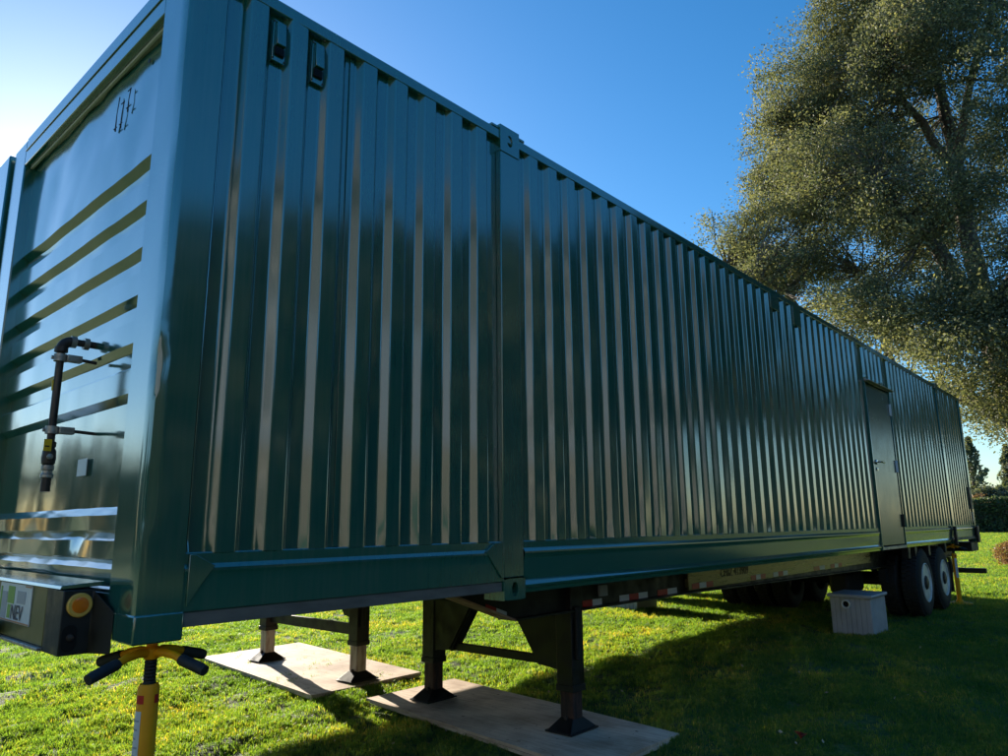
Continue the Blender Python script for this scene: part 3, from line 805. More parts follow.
def beam(parent, y, sgn):
    """gooseneck I-beam: shallow at the nose, stepping down behind the landing gear"""
    up_z = -0.004
    nose = [(0.25, 0.046), (0.25, 0.030)]
    bot = [(0.25, 0.030), (1.90, 0.030), (2.52, -0.185), (4.86, -0.188), (9.9, -0.25), (16.1, -0.28)]
    web = MB().prism([(0.25, 0.046)] + bot + [(16.1, up_z), (2.02, up_z), (1.92, 0.046)], y - 0.006, y + 0.006, 'y')
    o = web.build('main_beam', 'black_paint', parent, 0)
    for (a, b), nm in zip(zip(bot, bot[1:]), range(9)):
        t = 0.012
        MB().prism([(a[0], a[1] - t), (b[0], b[1] - t), (b[0], b[1]), (a[0], a[1])], y - 0.07, y + 0.07, 'y').build('flange', 'tan_flange' if nm == 1 else 'black_paint', o, 0)
    return o
def landing_leg(parent, x, y, inboard, gz, lower_mat, split, gw=0.56, gb=-0.60):
    """square telescopic leg on a pyramid foot, with a trapezoid gusset towards the middle"""
    u = box('landing_leg', x - 0.07, x + 0.07, y - 0.07, y + 0.07, split, -0.02, 'black_paint', parent, 0.006)
    MB().box(x - 0.075, x + 0.075, y - 0.075, y + 0.075, split - 0.004, split + 0.04).build('leg_collar', 'black_paint', u, 0.004)
    MB().box(x - 0.056, x + 0.056, y - 0.056, y + 0.056, gz + 0.03, split).build('lower_leg', lower_mat, u, 0.008)
    # foot
    f = MB(); b0, t0 = 0.150, 0.050
    zs = gz + 0.012
    f.box(x - b0 - 0.01, x + b0 + 0.01, y - 0.115, y + 0.115, gz, zs)
    i = len(f.v)
    f.v += [(x - b0, y - 0.10, zs), (x + b0, y - 0.10, zs), (x + b0, y + 0.10, zs), (x - b0, y + 0.10, zs), (x - t0, y - t0, gz + 0.088), (x + t0, y - t0, gz + 0.088), (x + t0, y + t0, gz + 0.088), (x - t0, y + t0, gz + 0.088)]
    f.f += [tuple(i + k for k in q) for q in ((4, 5, 6, 7), (0, 1, 5, 4), (1, 2, 6, 5), (2, 3, 7, 6), (3, 0, 4, 7))]
    f.build('foot', 'black_paint', u, 0.003)
    MB().tube([(x - 0.075, y, gz + 0.085), (x + 0.075, y, gz + 0.085)], 0.014, 10).build('foot_pin', 'pipe_steel', u)
    s = inboard
    MB().prism([(y + s * 0.06, -0.10), (y + s * gw, -0.10), (y + s * (gw - 0.06), -0.20), (y + s * gw * 0.43, gb + 0.02), (y + s * 0.06, gb)], x - 0.06, x - 0.048, 'x').build('gusset', 'black_paint', u, 0.002)
    MB().prism([(y + s * 0.06, -0.10), (y + s * gw, -0.10), (y + s * (gw - 0.06), -0.20), (y + s * gw * 0.43, gb + 0.02), (y + s * 0.06, gb)], x + 0.048, x + 0.06, 'x').build('gusset', 'black_paint', u, 0.002)
    MB().prism([(y + s * gw * 0.43, gb + 0.02), (y + s * (gw - 0.06), -0.20), (y + s * (gw - 0.05), -0.21), (y + s * (gw * 0.43 + 0.01), gb + 0.01)], x - 0.048, x + 0.048, 'x').build('gusset_web', 'black_paint', u, 0)
    MB().box(x - 0.045, x + 0.005, y - 0.10 if s > 0 else y + 0.072, y - 0.072 if s > 0 else y + 0.10, -0.52, -0.16).build('gearbox', 'black_rough', u, 0.01)
    return u
def trailer(root, lx, l0, l1, gz, lower_mat, splits, near):
    P = root
    ya, yb = 0.45, 2.14
    ba = beam(P, ya, 1); bb = beam(P, yb, -1)
    for k in range(13):
        x = 0.6 + k * 1.22
        if x < 2.3: continue
        z = -0.028 if x < 2.2 else -0.19
        box('crossmember', x, x + 0.08, ya + 0.007, yb - 0.007, z, -0.006, 'black_rough', P, 0)
    # front bolster with marker lamp boxes at its ends
    bo = box('front_bolster', -0.150, -0.006, 0.462, WID - 0.462, -0.030, 0.192, 'olive_plate', P, 0.004)
    MB().prism([(-0.158, 0.190), (-0.152, 0.204), (-0.004, 0.212), (-0.004, 0.196)], 0.30, WID - 0.30, 'y').build('bolster_cap', 'green_paint', bo, 0.002)
    MB().box(-0.166, -0.02, 0.464, WID - 0.464, -0.044, -0.032).build('bolster_lip', 'galvanised', bo, 0.002)
    for s in (0, 1):
        sg = 1 if s == 0 else -1
        def Y(v): return v if s == 0 else WID - v
        mb = MB()
        foot = [(-0.150, 0.280), (-0.150, 0.460), (-0.006, 0.460), (-0.006, 0.175), (-0.050, 0.275)]
        tops = [0.188, 0.188, 0.188, 0.105, 0.186]
        mb.v = [(x, Y(y), -0.046) for x, y in foot] + [(x, Y(y), t) for (x, y), t in zip(foot, tops)]
        mb.f = [(0, 1, 2, 3, 4), (5, 6, 7, 9), (7, 8, 9)] + [(k, (k + 1) % 5, 5 + (k + 1) % 5, 5 + k) for k in range(5)]
        bx = mb.build('lamp_box', 'black_paint', bo, 0.004)
        def ring(prof, n=28, c=(-0.094, 0.132)):
            q = MB().lathe(prof, n, 'y', (c[0], 0, c[1])); q.v = [(x, Y(0.2785 + y), z) for x, y, z in q.v]; return q
        ring([(0.044, 0.0), (0.044, -0.010), (0.040, -0.014), (0.029, -0.014)]).build('lamp_ring', 'amber_ring', bx)
        ring([(0.0295, -0.012), (0.028, -0.016), (0.016, -0.0185), (0.0, -0.019)]).build('lamp_lens', 'amber_lens', bx)
        n = 20
        pts = [(-0.118 + 0.026 * math.cos(2 * math.pi * k / n), 0.022 + 0.024 * math.sin(2 * math.pi * k / n) + (0.016 if math.sin(2 * math.pi * k / n) > 0 else -0.03)) for k in range(n)]
        sl_ = MB().prism(pts, 0.2755, 0.2785, 'y'); sl_.v = [(x, Y(y), z) for x, y, z in sl_.v]
        sl_.build('twistlock_slot', 'dark_hole', bx)
        ring([(0.014, -0.003), (0.011, -0.010), (0, -0.012)], 12, (-0.115, 0.018)).build('twistlock_head', 'pipe_steel', bx)
    # sticker board on the bolster
    if near:
        x = -0.1535
        st = MB().box(x, x + 0.003, 0.635, 1.075, 0.030, 0.186).build('sticker_board', 'sticker_white', bo, 0)
        for (y0, y1, z0, z1, m) in ((0.86, 0.95, 0.105, 0.175, 'sticker_green'), (0.90, 0.94, 0.045, 0.10, 'sticker_green'), (0.71, 0.82, 0.11, 0.160, 'sticker_grey'), (0.64, 1.07, 0.032, 0.038, 'sticker_orange'), (0.645, 0.72, 0.178, 0.184, 'sticker_orange'), (0.96, 1.03, 0.04, 0.15, 'sticker_grey'), (1.04, 1.06, 0.05, 0.17, 'sticker_green')):
            MB().box(x - 0.0015, x, y0, y1, z0, z1).build('sticker_print', m, st, 0)
        cu = bpy.data.curves.new('plate_letters', 'FONT'); cu.body = 'NEV'; cu.size = 0.085; cu.extrude = 0.0006
        to = bpy.data.objects.new('plate_letters', cu)
        me_ = bpy.data.meshes.new_from_object(to); me_.materials.clear(); me_.materials.append(MATS['sticker_ink'])
        lo = bpy.data.objects.new('plate_letters', me_); COL.objects.link(lo); lo.parent = st
        lo.matrix_local = Matrix(((0, 0, -1, x - 0.003), (-1, 0, 0, 0.885), (0, 1, 0, 0.044), (0, 0, 0, 1)))
        # air-line coupling at the left edge of the picture
        MB().tube([(-0.22, 0.985, 0.02), (-0.19, 1.03, 0.0), (-0.15, 1.12, -0.01)], 0.030, 14).build('air_coupling', 'galvanised', bo)
    # landing gear
    for y, s, sp in ((l0, 1, splits[0]), (l1, -1, splits[1])):
        landing_leg(P, lx, y, s, gz, lower_mat, sp, 0.56 if near else 0.38, -0.60 if near else -0.44)
    box('leg_brace', lx - 0.02, lx + 0.02, l0 + 0.065, l1 - 0.065, -0.585 if near else -0.60, -0.525 if near else -0.50, 'black_paint', P, 0.004)
    box('gear_crossmember', lx - 0.075, lx + 0.075, l0 - 0.02, l1 + 0.02, -0.10, -0.018, 'black_paint', P, 0.004)
    MB().tube([(lx - 0.12, l0 + 0.75, -0.09), (lx - 0.05, l0 + 0.62, -0.30)], 0.016, 8).build('crank_handle', 'black_paint', P)
    # outer rail behind the gear, with conspicuity tape
    for y, s in ((0.40, 1), (2.19, -1)):
        if s == 1:
            rl = box('side_rail', 4.87, 10.3, 0.401, 0.44, -0.178, -0.004, 'grass_gold_rail', P, 0.004)
        else:
            rl = box('side_rail', 4.87, 10.3, 2.15, 2.189, -0.178, -0.004, 'grass_gold_rail', P, 0.004)
        if near and s == 1:
            for a, b, pt in ((4.93, 5.34, 'rwr'), (6.19, 6.55, 'rwr'), (6.76, 7.17, 'wrw'), (8.0, 8.38, 'rw'), (8.6, 9.03, 'rwr')):
                tape(rl, a, b, -0.146, 0.401, pt)
            cu = bpy.data.curves.new('rail_lettering', 'FONT'); cu.body = 'CFBZ 413909'; cu.size = 0.112; cu.extrude = 0.0006
            to = bpy.data.objects.new('rail_lettering', cu)
            me_ = bpy.data.meshes.new_from_object(to); me_.materials.clear(); me_.materials.append(MATS['lettering'])
            lo = bpy.data.objects.new('rail_lettering', me_); COL.objects.link(lo); lo.parent = rl
            lo.matrix_local = Matrix(((1.0, 0, 0, 5.50), (0, 0, -1, 0.3985), (0, 1, 0, -0.098), (0, 0, 0, 1)))
    if near:
        tape(ba, 3.33, 3.58, -0.165, ya - 0.007, 'rw'); tape(ba, 3.82, 4.24, -0.165, ya - 0.007, 'wrw'); tape(ba, 4.40, 4.73, -0.165, ya - 0.007, 'rw')
        tape(ba, 2.30, 2.50, -0.100, ya - 0.007, 'rw', slope=-0.336)
        MB().box(3.53, 3.63, ya - 0.03, ya - 0.007, -0.125, -0.045).build('reflector', 'sticker_grey', ba, 0.004)
    # axles, springs, wheels
    for ax in (11.7, 12.95):
        MB().tube([(ax, 0.3, -0.525), (ax, 2.29, -0.525)], 0.065, 12).build('axle', 'black_rough', P)
        for y in (0.62, 1.97):
            MB().prism([(ax - 0.5, -0.32), (ax - 0.25, -0.40), (ax, -0.43), (ax + 0.25, -0.40), (ax + 0.5, -0.32), (ax + 0.5, -0.34), (ax, -0.49), (ax - 0.5, -0.34)], y - 0.04, y + 0.04, 'y').build('leaf_spring', 'black_rough', P)
        for y, sd in ((0.015, 1), (0.305, 1), (WID - 0.305, -1), (WID - 0.015, -1)):
            wheel(P, ax, y, -0.525, sd)
    for x in (11.05, 11.45, 12.3, 13.5):
        for y in (0.45, 2.14):
            box('spring_hanger', x - 0.07, x + 0.07, y - 0.05, y + 0.05, -0.50, -0.31, 'black_rough', P, 0.004)
        box('hanger_bracket', x - 0.06, x + 0.06, 0.06, 0.16, -0.14, 0.02, 'black_paint', P, 0.004)
    box('air_tank', 10.2, 10.95, 0.7, 0.98, -0.62, -0.33, 'black_rough', P, 0.05)
    box('rear_bolster', 15.55, 16.25, 0.02, WID - 0.02, -0.19, -0.012, 'black_paint', P, 0.006)
    bm_ = box('rear_bumper', 16.60, 16.70, 0.0, WID - 0.1, -0.66, -0.56, 'black_paint', P, 0.006)
    for y in (0.55, 2.0):
        MB().prism([(16.05, -0.19), (16.22, -0.19), (16.66, -0.60), (16.60, -0.60)], y, y + 0.06, 'y').build('bumper_strut', 'black_paint', bm_, 0)
    for y in (0.03, 2.02):
        box('mud_flap', 13.62, 13.64, y, y + 0.55, -0.80, -0.30, 'black_rough', P, 0.003)
ply = 0.040
t1 = tag(empty('container_trailer', (0, 0, Z0)), 'black chassis trailer under the near container, with red and white tape along its rail', 'trailer', 'chassis trailers under the containers')
trailer(t1, 3.20, 0.47, 1.89, -Z0 + ply, 'rust_leg', (-0.73, -0.70), True)
t2 = tag(empty('container_trailer', (0, 2.645, Z0)), 'black chassis trailer behind, standing on two pale-footed landing legs on the sunlit plywood', 'trailer', 'chassis trailers under the containers')
trailer(t2, 3.25, 0.34, 1.94, -Z0 + ply, 'worn_steel', (-0.68, -0.68), False)

# ------------------------------------------------------------------ plywood sheets
def sheet(name, corners, z0, z1, label):
    n = 14; rows_t = []; 
    A, B, C, D = [Vector((*c, 0)) for c in corners]
    mb = MB(); top = []; bot = []
    for i in range(n + 1):
        rt_, rb_ = [], []
        for j in range(n + 1):
            s, t = i / n, j / n
            p = A * (1 - s) * (1 - t) + B * s * (1 - t) + C * s * t + D * (1 - s) * t
            w = 0.004 * noise.noise((p.x * 1.4, p.y * 1.4, 5))
            rt_.append((p.x, p.y, z1 + w)); rb_.append((p.x, p.y, z0))
        top.append(rt_); bot.append(rb_)
    mb.grid(top)
    per = [(0, j) for j in range(n)] + [(i, n) for i in range(n)] + [(n, j) for j in range(n, 0, -1)] + [(i, 0) for i in range(n, 0, -1)]
    for k in range(len(per)):
        a, b = per[k], per[(k + 1) % len(per)]
        mb.quad(top[a[0]][a[1]], top[b[0]][b[1]], bot[b[0]][b[1]], bot[a[0]][a[1]])
    o = mb.build(name, 'plywood', None, 0, smooth=0.5)
    o.data.transform(Matrix.Translation((-A.x, -A.y, 0))); o.location = (A.x, A.y, 0)
    return tag(o, label, 'plywood', 'plywood sheets under the landing legs')
sheet('plywood_sheet', [(2.86, 2.34), (3.86, 2.33), (3.60, -0.14), (2.60, -0.12)], 0.016, 0.036, 'plywood sheet nearer the viewer, mostly in shade under the rusty-footed legs')
sheet('plywood_sheet', [(2.58, -0.10), (3.62, -0.155), (3.87, 2.31), (2.885, 2.325)], -0.005, 0.0145, 'lower plywood sheet peeping out beneath the shaded one')
sheet('plywood_sheet', [(2.88, 5.33), (4.14, 5.36), (3.87, 2.80), (2.62, 2.78)], 0.0, 0.036, 'sunlit pale plywood sheet under the farther pair of landing legs')

# ------------------------------------------------------------------ yellow support stands
def stand(loc, rot, label, top, grips=True):
    P = tag(empty('support_stand', loc, rot), label, 'jack stand', 'yellow support stands at the container corners')
    tb = top - 0.155
    r = 0.038
    MB().lathe([(r, 0.03), (r, tb - 0.012), (r - 0.006, tb), (0.026, tb)], 32).build('tube', 'yellow_paint', P)
    MB().lathe([(0.20, 0.0), (0.20, 0.012), (0.17, 0.022), (0.06, 0.040), (0.047, 0.065)], 36).build('base_plate', 'yellow_paint', P)
    MB().lathe([(0.0225, tb - 0.02)] + [(0.0225 - 0.002 * (k % 2), tb + 0.004 + k * 0.006) for k in range(16)], 20).build('screw', 'black_paint', P)
    hb = MB().lathe([(0.025, top - 0.068), (0.030, top - 0.060), (0.030, top - 0.03), (0.020, top - 0.022), (0.020, top - 0.012), (0.040, top - 0.010), (0.040, top - 0.001)], 24).build('hub', 'yellow_paint', P)
    for k in range(4):
        a = math.pi / 2 * k
        c, s = math.cos(a), math.sin(a)
        z = top - 0.045
        pts = [(c * q, s * q, z + dz) for q, dz in ((0.015, 0), (0.06, 0.004), (0.11, -0.004), (0.15, -0.018))]
        ar = MB().tube(pts, [0.017, 0.016, 0.0145, 0.0145], 12).build('arm', 'yellow_paint', hb)
        g = [(c * q, s * q, z + dz) for q, dz in ((0.145, -0.016), (0.155, -0.020), (0.245, -0.044), (0.262, -0.050))]
        MB().tube(g, [0.0185, 0.0205, 0.0205, 0.019], 14).build('grip', 'grip_rubber', ar)
    for a, hw in ((3.1, 0.5), (4.88, 0.3)):
        c = MB()
        rows = []
        for z in (tb - 0.065, tb - 0.035):
            rows.append([(math.cos(a + t) * (r + 0.0008), math.sin(a + t) * (r + 0.0008), z) for t in np.linspace(-hw, hw, 9)])
        c.grid(rows).build('red_label', 'red_label', P)
    rows = []
    for z in (tb - 0.42, tb - 0.09):
        rows.append([(math.cos(2.9 + t) * (r + 0.0008), math.sin(2.9 + t) * (r + 0.0008), z) for t in np.linspace(-0.5, 0.55, 11)])
    lb = MB().grid(rows).build('instruction_label', 'sticker_white', P)
    for k in range(9):
        z = tb - 0.12 - k * 0.03
        rows = [[(math.cos(2.9 + t) * (r + 0.0014), math.sin(2.9 + t) * (r + 0.0014), zz) for t in np.linspace(-0.35, 0.4 - 0.12 * (k % 3), 7)] for zz in (z - 0.006, z)]
        MB().grid(rows).build('label_print', 'sticker_grey', lb)
    return P
stand((0.115, 0.105, 0), math.radians(20), 'yellow screw stand with black rubber grips at the left front corner', Z0)
s2 = stand((14.02, 0.05, 0), math.radians(50), 'yellow round-based stand beside the rear wheels at the far corner', Z0 - 0.012)

# ------------------------------------------------------------------ grey utility boxes
def utility_box(x, y, lx_, ly_, h, label, port=True):
    P = tag(empty('utility_box', (x, y, 0)), label, 'utility box', 'grey utility boxes beside the trailers')
    box('body', 0.012, lx_ - 0.012, 0.012, ly_ - 0.012, 0, h - 0.03, 'grey_plastic', P, 0)
    tp = 0.02
    def board(a, b, face):
        if face == 'x':
            MB().prism([(a + 0.003, 0.0), (b - 0.003, 0.0), (b - 0.003, h - 0.045), (a + 0.003, h - 0.045)], 0.0, 0.0115, 'x').build('board', 'grey_plastic', P, 0.0025)
        else:
            MB().prism([(a + 0.003, 0.0), (b - 0.003, 0.0), (b - 0.003, h - 0.045), (a + 0.003, h - 0.045)], 0.0, 0.0115, 'y').build('board', 'grey_plastic', P, 0.0025)
    nb = 8
    for k in range(nb): board(ly_ * k / nb, ly_ * (k + 1) / nb, 'x')
    nb = 3
    for k in range(nb): board(0.012 + (lx_ - 0.012) * k / nb, 0.012 + (lx_ - 0.012) * (k + 1) / nb, 'y')
    MB().prism([(-0.022, h - 0.042), (-0.030, h - 0.022), (-0.024, h), (ly_ + 0.024, h), (ly_ + 0.03, h - 0.022), (ly_ + 0.022, h - 0.042)], -0.026, lx_ + 0.026, 'x').build('lid', 'grey_plastic', P, 0.005)
    if port:
        c = (0, ly_ * 0.60, h - 0.125)
        pr = MB().lathe([(0.056, 0.0), (0.056, -0.024), (0.048, -0.028), (0.038, -0.022), (0.038, -0.002)], 24, 'x', c).build('pipe_port', 'pvc_white', P)
        MB().lathe([(0.0375, -0.004), (0.0, -0.0035)], 20, 'x', c).build('opening', 'dark_hole', pr)
    return P
utility_box(9.17, 0.14, 0.66, 0.50, 0.50, 'grey plastic box with pipe port standing in the shade in front of the wheels')
utility_box(9.75, 3.98, 0.66, 0.60, 0.50, 'grey plastic box half hidden beyond the near trailer rail, on sunlit grass', False)

# ------------------------------------------------------------------ leaves, trees, hedge
def leaf_mesh(name, pos, size, tint, mat, aspect=0.55, updir=0.0, sizes=None):
    n = len(pos)
    d = rng.normal(size=(n, 3)); d[:, 2] += updir; d /= np.linalg.norm(d, axis=1)[:, None]
    e = rng.normal(size=(n, 3)); e -= d * (d * e).sum(1)[:, None]; e /= np.linalg.norm(e, axis=1)[:, None]
    s = size * rng.uniform(0.6, 1.35, n) if sizes is None else sizes
    a = d * (s * 0.5)[:, None]; b = e * (s * 0.5 * aspect)[:, None]
    v = np.stack([pos - a, pos + b - a * 0.1, pos + a, pos - b - a * 0.1], 1).reshape(-1, 3)
    me = bpy.data.meshes.new(name)
    me.vertices.add(4 * n); me.vertices.foreach_set('co', v.astype(np.float32).ravel())
    me.loops.add(4 * n); me.loops.foreach_set('vertex_index', np.arange(4 * n, dtype=np.int32))
    me.polygons.add(n); me.polygons.foreach_set('loop_start', np.arange(0, 4 * n, 4, dtype=np.int32))
    try: me.polygons.foreach_set('loop_total', np.full(n, 4, dtype=np.int32))
    except Exception: pass
    at = me.attributes.new('tint', 'FLOAT', 'FACE'); at.data.foreach_set('value', np.clip(tint, 0, 1).astype(np.float32))
    me.materials.append(MATS[mat]); me.update(); me.validate()
    return me
def add_leaves(name, pos, size, tint, mat, parent=None, **kw):
    o = bpy.data.objects.new(name, leaf_mesh(name, pos, size, tint, mat, **kw)); COL.objects.link(o)
    if parent is not None: o.parent = parent
    return o

def oak(loc, label):
    P = tag(empty('oak_tree', loc), label, 'tree')
    O = Vector(loc)
    trunk = MB()
    limbs = []
    def limb(mb, a, b, ra, rb, bend=0.6, n=9):
        a, b = Vector(a), Vector(b); pts = []; rad = []
        off = Vector((random.uniform(-1, 1), random.uniform(-1, 1), random.uniform(-0.2, 1))) * bend
        for k in range(n):
            t = k / (n - 1)
            p = a.lerp(b, t) + off * math.sin(t * math.pi) + Vector((noise.noise((t * 4, a.x, b.y)), noise.noise((t * 4, b.x, a.y)), noise.noise((t * 4, a.z, b.z)))) * 0.25 * math.sin(t * math.pi)
            pts.append(p); rad.append(ra + (rb - ra) * t)
        mb.tube(pts, rad, 10 if ra > 0.1 else 6)
        return pts
    tp = limb(trunk, (0, 0, -0.3), (0.3, 1.8, 8.2), 0.62, 0.42, 0.3)
    trunk.tube([(0, 0, -0.3), (0, 0, 0.05), (0, 0, 0.5)], [0.95, 0.8, 0.63], 12)
    trunk.build('trunk', 'bark', P)
    tips = []
    # main limbs (offsets from the foot of the trunk)
    main = [((0, 0.1, 3.2), (-1.2, 5.2, 6.6), 0.30), ((-1.2, 5.2, 6.6), (-1.6, 8.0, 9.6), 0.15), ((0.2, 0.4, 6.8), (-0.5, 4.2, 12.5), 0.28), ((0.3, 0.5, 7.4), (0.8, 1.0, 18.0), 0.32),
            ((0.3, 0.5, 7.0), (1.5, -4.5, 13.5), 0.28), ((0.1, 0.2, 4.5), (-3.5, -2.2, 8.0), 0.24), ((0.2, 0.3, 5.5), (4.5, 2.5, 11.0), 0.25), ((-0.5, 4.2, 12.5), (-0.8, 5.2, 14.0), 0.12),
            ((0.5, 0.8, 12.0), (-2.6, 1.8, 15.0), 0.17), ((0.5, 0.8, 12.0), (-1.2, -1.8, 17.5), 0.15), ((0.2, 0.3, 5.0), (3.0, -5.0, 8.5), 0.22), ((-1.2, 5.2, 6.6), (-3.6, 6.2, 8.6), 0.11), ((0.1, 0.3, 6), (-3.8, 2.2, 10.5), 0.2),
            ((-0.8, 3.4, 5.6), (-0.6, 3.7, 8.6), 0.09)]
    sh = 1.3
    def bow(q): return (q[0], q[1] + sh * min(1, max(0, q[2] - 2) / 5), q[2] + (1.1 if q[2] > 8.5 else 0.5))
    main = [(bow(a), bow(b), r) for a, b, r in main]
    for a, b, r in main:
        m = MB(); pts = limb(m, a, b, r, r * 0.35, 0.5)
        tips += pts[3:]
        m.build('limb', 'bark', P)
    # crown lobes: centre offset, radii
    lobes = [((-0.6, 6.3, 10.6), (2.6, 2.9, 2.3), 1.0), ((-0.4, 4.6, 13.6), (2.8, 3.0, 2.5), 1.0), ((0.2, 2.2, 17.2), (3.0, 3.0, 2.6), 1.0), ((0.4, -1.2, 19.4), (3.4, 3.2, 2.6), 1.0),
             ((-2.8, 3.4, 11.6), (2.2, 2.6, 2.0), 0.9), ((-2.8, 0.6, 14.8), (2.4, 2.8, 2.2), 1.0), ((-3.6, 1.2, 9.6), (1.9, 2.6, 1.5), 0.9), ((-3.4, -2.6, 11.6), (2.4, 2.8, 2.2), 1.0),
             ((0.5, -4.5, 15.0), (3.2, 3.4, 3.2), 0.9), ((4.0, 2.0, 13.0), (3.0, 4.2, 4.0), 0.8), ((3.0, -5.0, 10.0), (3.2, 3.2, 3.0), 0.7), ((-4.3, -0.8, 7.0), (1.9, 2.2, 1.5), 1.0),
             ((-4.6, 0.6, 5.2), (1.5, 1.6, 1.2), 1.0), ((-3.4, -0.6, 4.0), (1.4, 1.5, 1.0), 0.8), ((-2.6, 5.9, 8.6), (1.7, 2.3, 1.1), 0.8), ((0.6, 3.6, 9.4), (2.2, 2.4, 1.4), 0.5), ((2.6, 0.2, 4.2), (2.6, 2.6, 1.3), 0.8), ((-1.8, 1.6, 6.6), (1.5, 1.8, 0.9), 0.5),
             ((-3.8, -3.0, 7.6), (2.2, 2.0, 1.8), 0.8), ((0.5, 7.9, 10.2), (1.6, 1.3, 1.4), 0.9), ((0.2, 6.6, 13.2), (1.3, 1.6, 1.3), 0.9), ((0.4, 4.3, 17.0), (1.6, 1.2, 1.4), 0.8)]
    lobes += [((-1.2, 5.0, 15.6), (2.2, 2.2, 1.9), 1.0), ((-0.5, 2.9, 18.6), (2.6, 2.3, 2.0), 1.0), ((-1.0, 0.6, 19.8), (2.6, 2.6, 2.2), 1.0), ((-3.9, 1.6, 6.2), (1.7, 1.8, 1.3), 1.0), ((-3.4, 3.2, 7.2), (1.6, 1.7, 1.1), 0.9), ((-4.0, -2.0, 4.6), (1.8, 1.8, 1.4), 0.9), ((-1.6, 2.4, 7.9), (1.8, 2.6, 1.0), 0.6), ((-3.2, 0.8, 4.2), (1.5, 1.6, 0.9), 0.7)]
    lobes = [(bow(c), r_, d_) for c, r_, d_ in lobes]
    allp = []; allt = []; twigs = MB()
    for (c, rad, dn) in lobes:
        vol = rad[0] * rad[1] * rad[2]
        nc = int(50 * dn * vol ** 0.80) + 40
        u = rng.normal(size=(nc, 3)); u /= np.linalg.norm(u, axis=1)[:, None]
        rr = rng.uniform(0.35, 1.0, nc) ** 0.55
        # ragged outline
        rr *= np.array([0.86 + 0.46 * noise.noise((q[0] * 2.2 + c[1], q[1] * 2.2, q[2] * 2.2 + c[2])) + 0.30 * noise.noise((q[0] * 5.5 + c[2], q[1] * 5.5, q[2] * 5.5 + c[0])) for q in u])
        cc = np.array(c) + u * rr[:, None] * np.array(rad)
        for k in range(nc):
            m = int(rng.integers(40, 85))
            sp = rng.uniform(0.13, 0.31)
            p = cc[k] + rng.normal(size=(m, 3)) * np.array([sp, sp, sp * 0.75])
            allp.append(p)
            base = rng.normal(0.40, 0.22)
            allt.append(base + rng.normal(0, 0.16, m))
            if k % 3 == 0:
                q = Vector(cc[k]); 
                t = min(tips, key=lambda w: (w - q).length_squared)
                if (t - q).length < 2.6:
                    mid = t.lerp(q, 0.5) + Vector((random.uniform(-.25, .25), random.uniform(-.25, .25), random.uniform(-.1, .3)))
                    e = q + (q - mid).normalized() * 0.35
                    twigs.tube([t, mid, q, e], [0.035, 0.022, 0.012, 0.004], 4, cap=False)
    twigs.build('twigs', 'bark', P, 0)['kind'] = 'stuff'
    p = np.concatenate(allp); t = np.concatenate(allt)
    cr = add_leaves('crown', p, 0.086, t, 'oak_leaf', P, aspect=0.6)
    cr['kind'] = 'stuff'
    return P
oak((25.2, -1.3, 0), 'large spreading evergreen oak behind the far end of the container')

def blob_leaves(c, rad, n, size, squash=0.0, low=-1.0):
    u = rng.normal(size=(n, 3)); u /= np.linalg.norm(u, axis=1)[:, None]
    rr = rng.uniform(0.5, 1.0, n) ** 0.4
    rr *= np.array([0.88 + 0.3 * noise.noise((q[0] * 3 + c[0], q[1] * 3 + c[1], q[2] * 3)) for q in u])
    p = np.array(c) + u * rr[:, None] * np.array(rad)
    return p
def round_shrub(name, loc, rad, n, size, mat, label, cat='shrub', group=None):
    P = tag(empty(name, loc), label, cat, group)
    MB().tube([(0, 0, -0.1), (0.03, 0, rad[2] * 0.5), (0.05, 0.02, rad[2])], [0.06, 0.05, 0.02], 8).build('trunk', 'bark', P)
    p = blob_leaves((0, 0, rad[2] * 0.55), rad, n, size); p = p[p[:, 2] > 0.0]
    add_leaves('crown', p, size, rng.uniform(0, 1, len(p)), mat, P)['kind'] = 'stuff'
    return P
round_shrub('leafy_shrub', (27.6, 0.30, 0), (1.1, 1.3, 0.62), 9000, 0.07, 'rust_leaf', 'rust-brown rounded shrub on the sunlit lawn at the right edge')

# hedge far across the lawn
def hedge(c, half, h, label):
    P = tag(empty('clipped_hedge', c), label, 'hedge')
    n = 26000
    u = rng.uniform(-1, 1, (n, 3)); p = np.zeros((n, 3))
    face = rng.integers(0, 5, n)
    p[:, 0] = u[:, 0] * 1.1; p[:, 1] = u[:, 1] * half; p[:, 2] = (u[:, 2] * 0.5 + 0.5) * h
    p[face <= 1, 0] = -1.1 + rng.normal(0, 0.13, (face <= 1).sum()); p[face == 2, 2] = h + rng.normal(0, 0.12, (face == 2).sum())
    p[:, 2] += 0.12 * np.sin(p[:, 1] * 0.7) * (p[:, 2] / h)
    add_leaves('foliage', p, 0.30, rng.uniform(0, 1, n), 'hedge_leaf', P)['kind'] = 'stuff'
    MB().box(-0.75, 0.75, -half, half, 0, h - 0.35).build('branch_mass', 'bark', P, 0)
    return P
hedge((96.0, 8.0, 0), 14.0, 3.55, 'long clipped green hedge across the lawn at far right')

